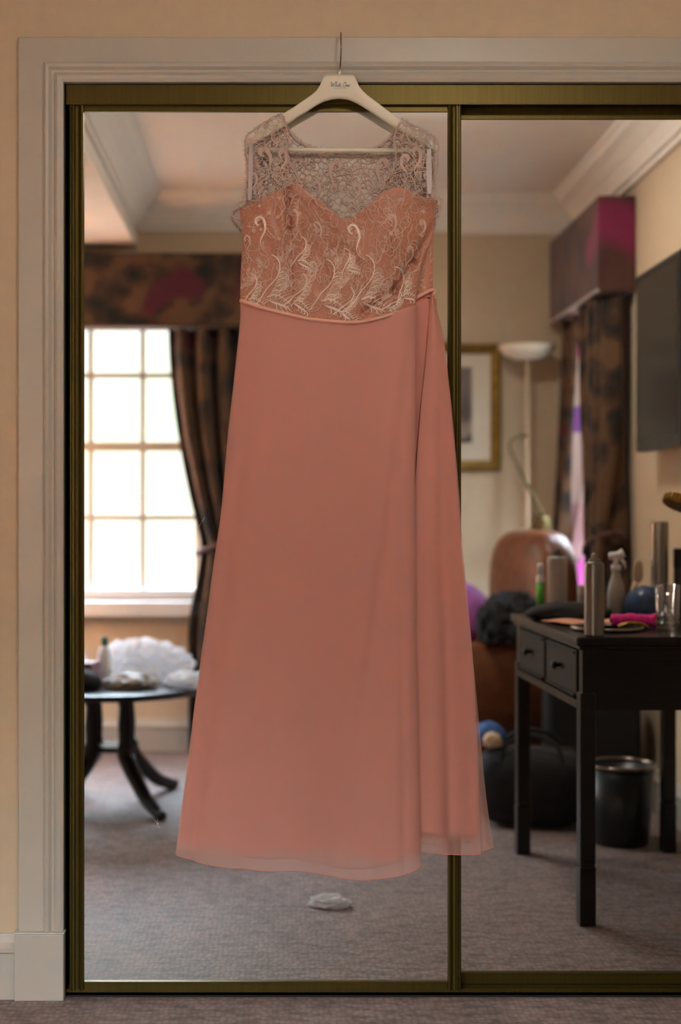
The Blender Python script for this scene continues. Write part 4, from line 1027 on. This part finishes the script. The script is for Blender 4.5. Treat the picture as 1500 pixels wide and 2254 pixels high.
def bodice_y(u, v):
    L = ip(B_LEFT, v); R = ip(B_RIGHT, v); t = min(1.0, max(0.0, (u - L) / (R - L)))
    env = (max(0.0, 1 - abs(2 * t - 1) ** 3.4)) ** 0.6
    y = -0.017 - 0.026 * env
    y -= 0.020 * math.exp(-((u - 632) / 62) ** 2 - ((v - 500) / 72) ** 2) + 0.024 * math.exp(-((u - 868) / 60) ** 2 - ((v - 492) / 72) ** 2)
    y += 0.006 * math.exp(-((u - 755) / 45) ** 2 - ((v - 500) / 60) ** 2)
    for x0, y0, x1, y1, w, d in CREASE:
        q = seg_d(u, v, x0, y0, x1, y1)
        if q < 3 * w: y += d * math.exp(-(q / w) ** 2) * env
    # drawn-in ease above the waist seam
    y += 0.0016 * math.sin(u * 0.16) * sstep(560, 690, v) * env
    return y


def f_bod(a, c):
    ut = 528 + a * (967 - 528); vt = ip(TOP, ut); ub = 528.5 + a * (917 - 528.5); vb = ip(WAIST, ub) + 2
    v = vt + (vb - vt) * c
    s_ = c
    L = ip(B_LEFT, v); R = ip(B_RIGHT, v)
    u = L + (R - L) * a
    # keep the neckline exact: blend from the top outline to the side-to-side spacing
    u = u * sstep(0, 0.25, c) + (ut + (ub - ut) * c) * (1 - sstep(0, 0.25, c))
    return cl(u, v, bodice_y(u, v))


b = MB(); b.grid(f_bod, 130, 90); b.build('bodice', M['satin'], DR, smooth=True)


def f_bod_lace(a, c):
    p = f_bod(a, c); return (p[0], p[1] - 0.0012, p[2])


b = MB()
b.grid(f_bod_lace, 110, 70, lambda a, c: (a * 42, c * 25)); b.build('bodice_net', M['lace_thin'], DR, smooth=True)
# boned seams
for pts in ([(640, 470), (644, 520), (645, 600), (646, 694)], [(856, 480), (860, 530), (866, 600), (868, 687)]):
    b = MB(); b.tube([cl(u, v, bodice_y(u, v) - 0.0004) for u, v in curve2(pts, 10)], 0.0008, 6); b.build('boned_seam', M['seam'], DR, smooth=True)
# waist piping
pts = [cl(u, ip(WAIST, u) + 3, min(bodice_y(u, ip(WAIST, u)), bodice_y(u, ip(WAIST, u) - 4), -0.018) - 0.0042) for u in [529.5 + k * (917 - 529.5) / 90 for k in range(91)]]
b = MB(); b.tube(pts, 0.0040, 10); b.build('waist_piping', M['cord'], DR, smooth=True)
b = MB(); b.tube(smooth_path([cl(914, 656, -0.010), cl(928, 647, -0.014), cl(942, 640, -0.0155), cl(953, 635, -0.014), cl(959, 637, -0.010), cl(958.5, 645, -0.008)], 6), 0.0043, 10); b.build('waist_piping', M['cord'], DR, smooth=True)


# back of the bodice, satin side piece seen past the front fold
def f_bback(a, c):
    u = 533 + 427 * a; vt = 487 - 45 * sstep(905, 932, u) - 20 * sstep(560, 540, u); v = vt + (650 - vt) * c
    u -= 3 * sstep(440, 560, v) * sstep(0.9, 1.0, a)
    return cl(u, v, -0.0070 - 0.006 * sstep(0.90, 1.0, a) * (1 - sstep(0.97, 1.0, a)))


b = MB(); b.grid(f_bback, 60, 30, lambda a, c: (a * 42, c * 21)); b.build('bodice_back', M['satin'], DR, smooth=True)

# ------------------------------------------------------------------ lace yoke: back panel, two front straps
BACK_TOP = [(545, 300), (600, 268), (622, 254), (634, 272), (650, 294), (672, 309), (700, 319), (740, 325), (790, 329), (815, 324), (836, 314), (858, 297), (874, 280), (886, 266), (915, 282), (962, 312)]


def back_y(u, v): return 0.0015 + 0.0012 * math.sin(u * 0.11 + v * 0.07) - 0.010 * sstep(345, 262, v)


def f_byoke(a, c):
    vt = ip(BACK_TOP, 546 + a * 414); u = 546 + a * 414 + (4 if a > 0.98 else 0); vb = 500
    v = vt + (vb - vt) * c
    return cl(u, v, back_y(u, v))


b = MB(); b.grid(f_byoke, 90, 50, lambda a, c: (54.6 + a * 41.4, (ip(BACK_TOP, 546 + a * 414) * (1 - c) + 500 * c) / 10)); b.build('yoke_back', M['lace'], DR, smooth=True)

# strap outlines: (v, outer u, inner u)
ST_L = [(250, 612, 622), (268, 585, 631), (285, 560, 634), (300, 543, 636), (330, 544, 634), (360, 547, 640), (385, 545, 652), (405, 543, 664), (425, 538, 676), (445, 528, 690)]
ST_R = [(262, 884, 897), (280, 874, 918), (296, 868, 946), (312, 866, 963), (340, 874, 962), (365, 868, 960), (390, 856, 957), (410, 842, 957), (430, 832, 960), (448, 822, 966)]


def strap_y(u, v):
    k = sstep(252, 440, v)
    return -0.035 - 0.008 * k + 0.0018 * math.sin(u * 0.16 + v * 0.05) + 0.0016 * math.sin(v * 0.13 - u * 0.07)


def strap(name, T):
    A = [(r[0], r[1]) for r in T]; B = [(r[0], r[2]) for r in T]

    def f(a, c):
        v = T[0][0] + (T[-1][0] - T[0][0]) * c; p, q = ip(A, v), ip(B, v); u = p + (q - p) * a
        return cl(u, v, strap_y(u, v))

    def uvf(a, c):
        v = T[0][0] + (T[-1][0] - T[0][0]) * c; p, q = ip(A, v), ip(B, v); return ((p + (q - p) * a) / 10 + 7, v / 10 + 3)
    b = MB(); b.grid(f, 40, 60, uvf); return b.build(name, M['lace'], DR, smooth=True)


strap('front_strap', ST_L); strap('front_strap', ST_R)
# lace carried over the hanger arms
for T in ([(545, 300), (570, 282), (600, 266), (622, 253)], [(884, 264), (905, 277), (935, 292), (962, 311)]):
    def f_sh(a, c, T=T):
        u = T[0][0] + (T[-1][0] - T[0][0]) * a; v = ip(T, u)
        q = PI * c; return cl(u, v - 5.5 - 4.0 * math.sin(q), -0.022 - 0.0112 * math.cos(q))
    b = MB(); b.grid(f_sh, 20, 8, lambda a, c: (a * 8, c * 3)); b.build('shoulder', M['lace'], DR, smooth=True)
# hanging ribbons
for (u0, v0, u1, v1, w) in ((552, 318, 549, 442, 3.2), (556, 320, 553, 440, 2.4), (944, 330, 945, 428, 6.0)):
    b = MB(); b.grid(lambda a, c: cl(u0 + (u1 - u0) * c + (a - 0.5) * 2 * w * (0.75 + 0.25 * math.sin(PI * c)), v0 + (v1 - v0) * c, -0.0445 - 0.001 * math.sin(9 * c) + 0.0008 * math.cos(PI * a)), 4, 20)
    b.build('hanging_ribbon', M['ribbon'], DR, smooth=True)

# ------------------------------------------------------------------ lace cord-work
rnd = random.Random(77)
fine, bold, cloth = [], [], []            # on the bodice: thin cord, satin stitch, and woven leaf shapes


def rot(pts, a, u, v, sc=1.0, flip=1):
    c_, s_ = math.cos(a), math.sin(a)
    return [(u + (x * flip * c_ - y * s_) * sc, v + (x * flip * s_ + y * c_) * sc) for x, y in pts]


def ring(u, v, rx, ry, a, n=14):
    return rot([(rx * math.cos(2 * PI * k / n), ry * math.sin(2 * PI * k / n)) for k in range(n + 1)], a, u, v)


def floret(u, v, r):
    out = []
    for k in range(5):
        a = 2 * PI * k / 5 + 0.3; out.append((ring(u + r * math.cos(a), v + r * math.sin(a), r * 0.62, r * 0.5, a, 7), 0.9, 0))
    return out


def plume(u, v, a, sc, flip=1):
    """hooked comma shape of satin stitch: a curled head, a swollen body and a thin tail"""
    return [(rot(curve2([(-2, 14), (-9, 12), (-11, 3), (-4, -4), (5, 0), (10, 12), (11, 26), (5, 40), (2, 52), (6, 64)], 5), a, u, v, sc, flip), 4.2 * sc, 2),
            (rot(curve2([(-2, 14), (-6, 15), (-8, 10), (-6, 4), (-1, 3)], 4), a, u, v, sc, flip), 1.6, 0),
            (rot(curve2([(6, 64), (13, 72), (22, 80), (30, 92)], 4), a, u, v, sc, flip), 1.1, 1), (rot(curve2([(10, 50), (8, 60), (16, 70), (24, 78)], 4), a, u, v, sc, flip), 0.9, 1)]


def acanthus(u, v, a, sc, flip=1):
    """spray: a stem, scalloped leaf lobes up the outside and a fan of feathered fronds below"""
    th, bo = [], []
    T = lambda p, n=5: rot(curve2(p, n), a, u, v, sc, flip)
    bo.append((T([(-34, 44), (-24, 28), (-16, 12), (-8, 2), (0, -10), (4, -24), (3, -36), (-4, -46), (-13, -50)]), 1.6, 0))
    for k, (x, y, l) in enumerate(((2, -20, 17), (1, -8, 21), (-2, 4, 20), (-6, 14, 17), (-9, 22, 13))):
        p = [(x, y), (x + l * 0.45, y - 9), (x + l * 0.9, y - 8), (x + l, y - 2), (x + l * 0.8, y + 2), (x + l * 0.95, y + 6), (x + l * 0.6, y + 8), (x + l * 0.3, y + 8), (x, y + 6)]
        bo.append((T(p, 4), 0.8, 0)); bo.append((T([(x, y + 4), (x + l * 0.4, y - 1), (x + l * 0.85, y - 1)], 4), 1.7, 2)); cloth.append(T(p, 4))
    for k in range(6):                  # fronds fanning right
        x0, y0 = -6 + k * 7.5, 22 + k * 3.2; bo.append((T([(x0, y0), (x0 + 8, y0 - 5 - k), (x0 + 19, y0 - 11 - k)], 4), 1.5, 1))
    bo.append((T([(-14, 26), (0, 21), (14, 25), (28, 34), (38, 48), (42, 66)]), 2.1, 1))
    for k in range(6):
        t_ = k / 5; x0, y0 = 10 + 30 * t_, 25 + 34 * t_ * t_; th.append((T([(x0, y0), (x0 - 6, y0 + 10), (x0 - 5, y0 + 20)], 4), 1.3, 1))
    for k in range(4):                  # curled under-leaf
        x0 = -10 + 9 * k; bo.append((T([(-12 + k * 4, 30 + k), (x0 + 4, 34 + 2 * k), (x0 + 14, 38 + 3 * k), (x0 + 15, 47 + 2 * k), (x0 + 7, 45 + k)], 4), 1.6, 2))
    for s_ in (0, 1):                   # long thin rising tendrils with leaflets
        th.append((T([(2, -28), (6 + 9 * s_, -52), (4 + 16 * s_, -74), (10 + 22 * s_, -96)]), 0.9, 0))
        for k in range(4):
            x0, y0 = 5 + 10 * s_ + k * (2 + s_ * 2), -44 - 14 * k; th.append((ring(x0 + 7, y0 - 4, 8, 3.6, -0.9, 9), 0.8, 0)); th.append((T([(x0, y0), (x0 - 8, y0 - 9), (x0 - 7, y0 - 18)], 3), 0.8, 1))
    for k in range(5):                  # side flower leaf to the left
        q = 2.4 + k * 0.72; c0 = (-40, -4); th.append((T([c0, (c0[0] + 11 * math.cos(q - 0.35), c0[1] + 11 * math.sin(q - 0.35)), (c0[0] + 20 * math.cos(q), c0[1] + 20 * math.sin(q)), (c0[0] + 11 * math.cos(q + 0.35), c0[1] + 11 * math.sin(q + 0.35)), c0], 4), 1.0, 0))
        th.append((T([c0, (c0[0] + 15 * math.cos(q), c0[1] + 15 * math.sin(q))], 3), 1.2, 2)); cloth.append(T([c0, (c0[0] + 11 * math.cos(q - 0.35), c0[1] + 11 * math.sin(q - 0.35)), (c0[0] + 20 * math.cos(q), c0[1] + 20 * math.sin(q)), (c0[0] + 11 * math.cos(q + 0.35), c0[1] + 11 * math.sin(q + 0.35)), c0], 4))
    return th, bo


for (u, v, a, sc, fl) in ((608, 624, 0.10, 1.22, 1), (728, 634, 0.10, 1.22, 1), (816, 628, 0.08, 1.28, 1), (664, 646, 0.30, 0.85, 1), (560, 640, 0.1, 0.75, 1), (892, 628, -0.25, 0.85, 1), (872, 668, 0.5, 0.6, 1), (768, 672, 0.35, 0.75, 1), (668, 560, 0.15, 0.7, 1), (770, 575, -0.1, 0.6, 1)):
    th, bo = acanthus(u, v, a, sc, fl); fine += th; bold += bo
for (u, v, a, sc, fl) in ((778, 500, -0.10, 1.0, 1), (574, 482, 0.05, 1.0, 1), (646, 468, -0.15, 0.68, 1), (698, 492, -0.2, 0.66, 1), (862, 482, -0.1, 0.66, 1), (932, 488, 0.2, 0.62, 1), (545, 520, 0.1, 0.6, 1), (905, 548, 0.3, 0.66, 1), (690, 580, -0.1, 0.6, 1)):
    pl = plume(u, v, a, sc, fl); (bold if sc > 0.7 else fine).extend(pl)
for _ in range(46):
    u, v = rnd.uniform(536, 950), rnd.uniform(425, 600)
    if v > ip(TOP, u) + 8: fine += floret(u, v, rnd.uniform(2.2, 3.2))
for _ in range(75):
    u, v = rnd.uniform(534, 950), rnd.uniform(425, 640); fine.append((ring(u, v, rnd.uniform(6, 10), rnd.uniform(10, 17), rnd.uniform(-0.7, 0.7)), 0.85, 0))
for _ in range(190):                    # wandering tendrils
    u, v = rnd.uniform(532, 952), rnd.uniform(415, 700); a = rnd.uniform(0.6, 2.6) if rnd.random() < 0.7 else rnd.uniform(0, 6.3); k = rnd.uniform(-0.16, 0.16); p = [(u, v)]
    for i in range(rnd.randint(7, 16)):
        a += k + 0.22 * math.sin(i * 0.7 + u); u += 3.4 * math.cos(a); v += 3.4 * math.sin(a); p.append((u, v))
    fine.append((p, rnd.uniform(0.7, 1.1), rnd.choice((0, 0, 1))))


def inside_bodice(u, v):
    return v > ip(TOP, u) + 1 and v < ip(WAIST, u) - 1 and ip(B_LEFT, v) + 1 < u < ip(B_RIGHT, v) - 2


def clip(strokes, test):
    out = []
    for pts, w, t_ in strokes:
        run = []
        for p in pts:
            if test(*p): run.append(p)
            else:
                if len(run) > 2: out.append((run, w, t_))
                run = []
        if len(run) > 2: out.append((run, w, t_))
    return out


b = MB()
for poly in cloth:
    if not all(inside_bodice(*p) for p in poly): continue
    cu, cv = sum(p[0] for p in poly) / len(poly), sum(p[1] for p in poly) / len(poly); n_ = len(poly)
    b.add([cl(u, v, bodice_y(u, v) - 0.0014) for u, v in poly] + [cl(cu, cv, bodice_y(cu, cv) - 0.0024)], [(k, (k + 1) % n_, n_) for k in range(n_)])
b.build('lace_leaf', M['lace_cloth'], DR, smooth=True)['kind'] = 'stuff'
strokes_object('lace_tendril', clip(fine, inside_bodice), 1.75, M['thread'], DR, bodice_y, -0.0016)
strokes_object('lace_spray', clip(bold, inside_bodice), 1.4, M['thread_light'], DR, bodice_y, -0.0020)
# side piece of the back bodice
bk = []
for _ in range(90):
    u, v = rnd.uniform(915, 957), rnd.uniform(470, 636); a = rnd.uniform(0, 6.3); p = [(u, v)]
    for i in range(8):
        a += rnd.uniform(-0.5, 0.5); u += 3 * math.cos(a); v += 3 * math.sin(a); p.append((u, v))
    bk.append((p, 1.0, 0))
strokes_object('lace_tendril', clip(bk, lambda u, v: ip(B_RIGHT, v) - 3 < u < 956 and v < 636), 1.2, M['thread'], DR, lambda u, v: -0.0100)

# yoke cord-work: back panel and straps
yb = []
for (u, v, a, sc, fl) in ((742, 350, 0.1, 0.95, -1), (846, 345, 0.1, 0.95, -1), (655, 340, -0.1, 0.85, -1), (790, 400, 0.3, 0.7, 1), (700, 395, 0.2, 0.7, 1)):
    yb += [(p, w * 1.5, t_) for p, w, t_ in plume(u, v, a, sc, fl)]
for _ in range(34): yb += floret(rnd.uniform(640, 890), rnd.uniform(335, 480), rnd.uniform(2.4, 3.6))
for _ in range(38): yb.append((ring(rnd.uniform(630, 890), rnd.uniform(330, 480), rnd.uniform(4, 8), rnd.uniform(5, 12), rnd.uniform(0, 3)), 1.2, 0))
for _ in range(60):
    u, v = rnd.uniform(560, 950), rnd.uniform(300, 480); a = rnd.uniform(0, 6.3); k = rnd.uniform(-0.2, 0.2); p = [(u, v)]
    for i in range(rnd.randint(7, 14)): a += k; u += 3.2 * math.cos(a); v += 3.2 * math.sin(a); p.append((u, v))
    yb.append((p, rnd.uniform(0.7, 1.2), 0))
strokes_object('lace_tendril', clip(yb, lambda u, v: v > ip(BACK_TOP, u) + 1 and 548 < u < 957 and v < 492), 1.5, M['fringe'], DR, back_y, -0.0006)
ys = []
for (u, v, a, sc, fl) in ((580, 330, -0.3, 0.9, 1), (625, 335, 0.2, 0.8, 1), (920, 330, 0.2, 0.85, 1), (890, 345, -0.2, 0.8, -1), (560, 385, 0.1, 0.6, 1), (940, 385, 0.0, 0.6, 1)):
    ys += [(p, w * 1.6, t_) for p, w, t_ in plume(u, v, a, sc, fl)]
for _ in range(40): ys += floret(rnd.choice((rnd.uniform(548, 660), rnd.uniform(845, 958))), rnd.uniform(270, 440), rnd.uniform(2.4, 3.6))
for _ in range(110):
    u, v = rnd.choice((rnd.uniform(545, 670), rnd.uniform(840, 960))), rnd.uniform(256, 445); a = rnd.uniform(0, 6.3); k = rnd.uniform(-0.25, 0.25); p = [(u, v)]
    for i in range(rnd.randint(6, 13)): a += k; u += 3.2 * math.cos(a); v += 3.2 * math.sin(a); p.append((u, v))
    ys.append((p, rnd.uniform(0.8, 1.5), 0))
SLo, SLi, SRo, SRi = [(r[0], r[1]) for r in ST_L], [(r[0], r[2]) for r in ST_L], [(r[0], r[2]) for r in ST_R], [(r[0], r[1]) for r in ST_R]


def in_strap(u, v):
    return (252 < v < 446 and ip(SLo, v) + 1 < u < ip(SLi, v) - 1) or (264 < v < 446 and ip(SRi, v) + 1 < u < ip(SRo, v) - 1)


strokes_object('lace_tendril', clip(ys, in_strap), 1.4, M['fringe'], DR, strap_y, -0.0006)


# eyelash fringe along the raw lace edges; scalloped ruffle at the armholes
def fringe(name, path, side, yfun, ln=7.0, step=0.9):
    P = curve2(path, 14); out = []; acc = 0
    for i in range(1, len(P)):
        a, c = P[i - 1], P[i]; d = math.hypot(c[0] - a[0], c[1] - a[1]); acc += d
        if d < 1e-6: continue
        tx, ty = (c[0] - a[0]) / d, (c[1] - a[1]) / d
        while acc > step:
            acc -= step; q = rnd.random(); u, v = a[0] + (c[0] - a[0]) * q, a[1] + (c[1] - a[1]) * q
            sc_ = 0.55 + 0.45 * math.sin((i + q) * 0.55) ** 2
            nx, ny = ty * side, -tx * side; l = ln * sc_ * rnd.uniform(0.5, 1.15); b_ = rnd.uniform(-0.5, 0.5)
            out.append(([(u, v), (u + nx * l * 0.5 + tx * l * b_ * 0.3, v + ny * l * 0.5 + ty * l * b_ * 0.3), (u + nx * l + tx * l * b_, v + ny * l + ty * l * b_)], 1, 1))
    P2 = [(u + 1.3 * math.sin(i * 0.55), v + 1.0 * math.cos(i * 0.7)) for i, (u, v) in enumerate(P)]
    out.append((P2, 2.6, 0))
    return strokes_object(name, out, 0.75, M['fringe'], DR, yfun)


fringe('eyelash_fringe', [(548, 290), (541, 312), (543, 335), (547, 362), (543, 385), (541, 405), (544, 420), (538, 440)], -1, strap_y, 8)
fringe('eyelash_fringe', [(538, 440), (522, 447), (511, 457), (512, 470), (522, 484), (531, 496)], -1, lambda u, v: -0.022, 9, 0.7)
fringe('eyelash_fringe', [(559, 284), (585, 268), (610, 254), (622, 251)], 1, lambda u, v: -0.037, 4)
fringe('eyelash_fringe', [(622, 252), (634, 272), (650, 294), (672, 309), (700, 319), (740, 325), (790, 329), (815, 324), (836, 314), (858, 297), (874, 280), (886, 266)], 1, back_y, 8)
fringe('eyelash_fringe', [(622, 254), (632, 285), (635, 310), (633, 335), (640, 360), (652, 385), (666, 408)], 1, strap_y, 7)
fringe('eyelash_fringe', [(884, 266), (870, 294), (868, 315), (873, 340), (867, 365), (856, 388), (843, 410)], -1, strap_y, 7)
fringe('eyelash_fringe', [(886, 265), (905, 275), (935, 289), (955, 302), (964, 318), (961, 340), (962, 360), (957, 385), (955, 405), (957, 425)], 1, lambda u, v: -0.038, 7)
fringe('eyelash_fringe', [(956, 428), (966, 434), (973, 441), (969, 456), (963, 474)], 1, lambda u, v: -0.024, 8, 0.7)


def ruffle(path, wid, name, y0):
    P = curve2(path, 10)

    def f(a, c):
        i = min(int(a * (len(P) - 1)), len(P) - 2); q = a * (len(P) - 1) - i; u = P[i][0] + (P[i + 1][0] - P[i][0]) * q; v = P[i][1] + (P[i + 1][1] - P[i][1]) * q
        return cl(u + wid[0] * c, v + wid[1] * c, y0 - 0.006 * c * math.sin(a * 19) - 0.004 * c)
    b = MB(); b.grid(f, 50, 6, lambda a, c: (a * 9, c * 2.5)); return b.build(name, M['lace'], DR, smooth=True)


ruffle([(538, 440), (522, 447), (511, 457), (512, 470), (522, 484), (531, 500)], (16, 2), 'armhole_ruffle', -0.024)
ruffle([(954, 428), (966, 434), (972, 442), (968, 458), (961, 478)], (-14, 3), 'armhole_ruffle', -0.028)
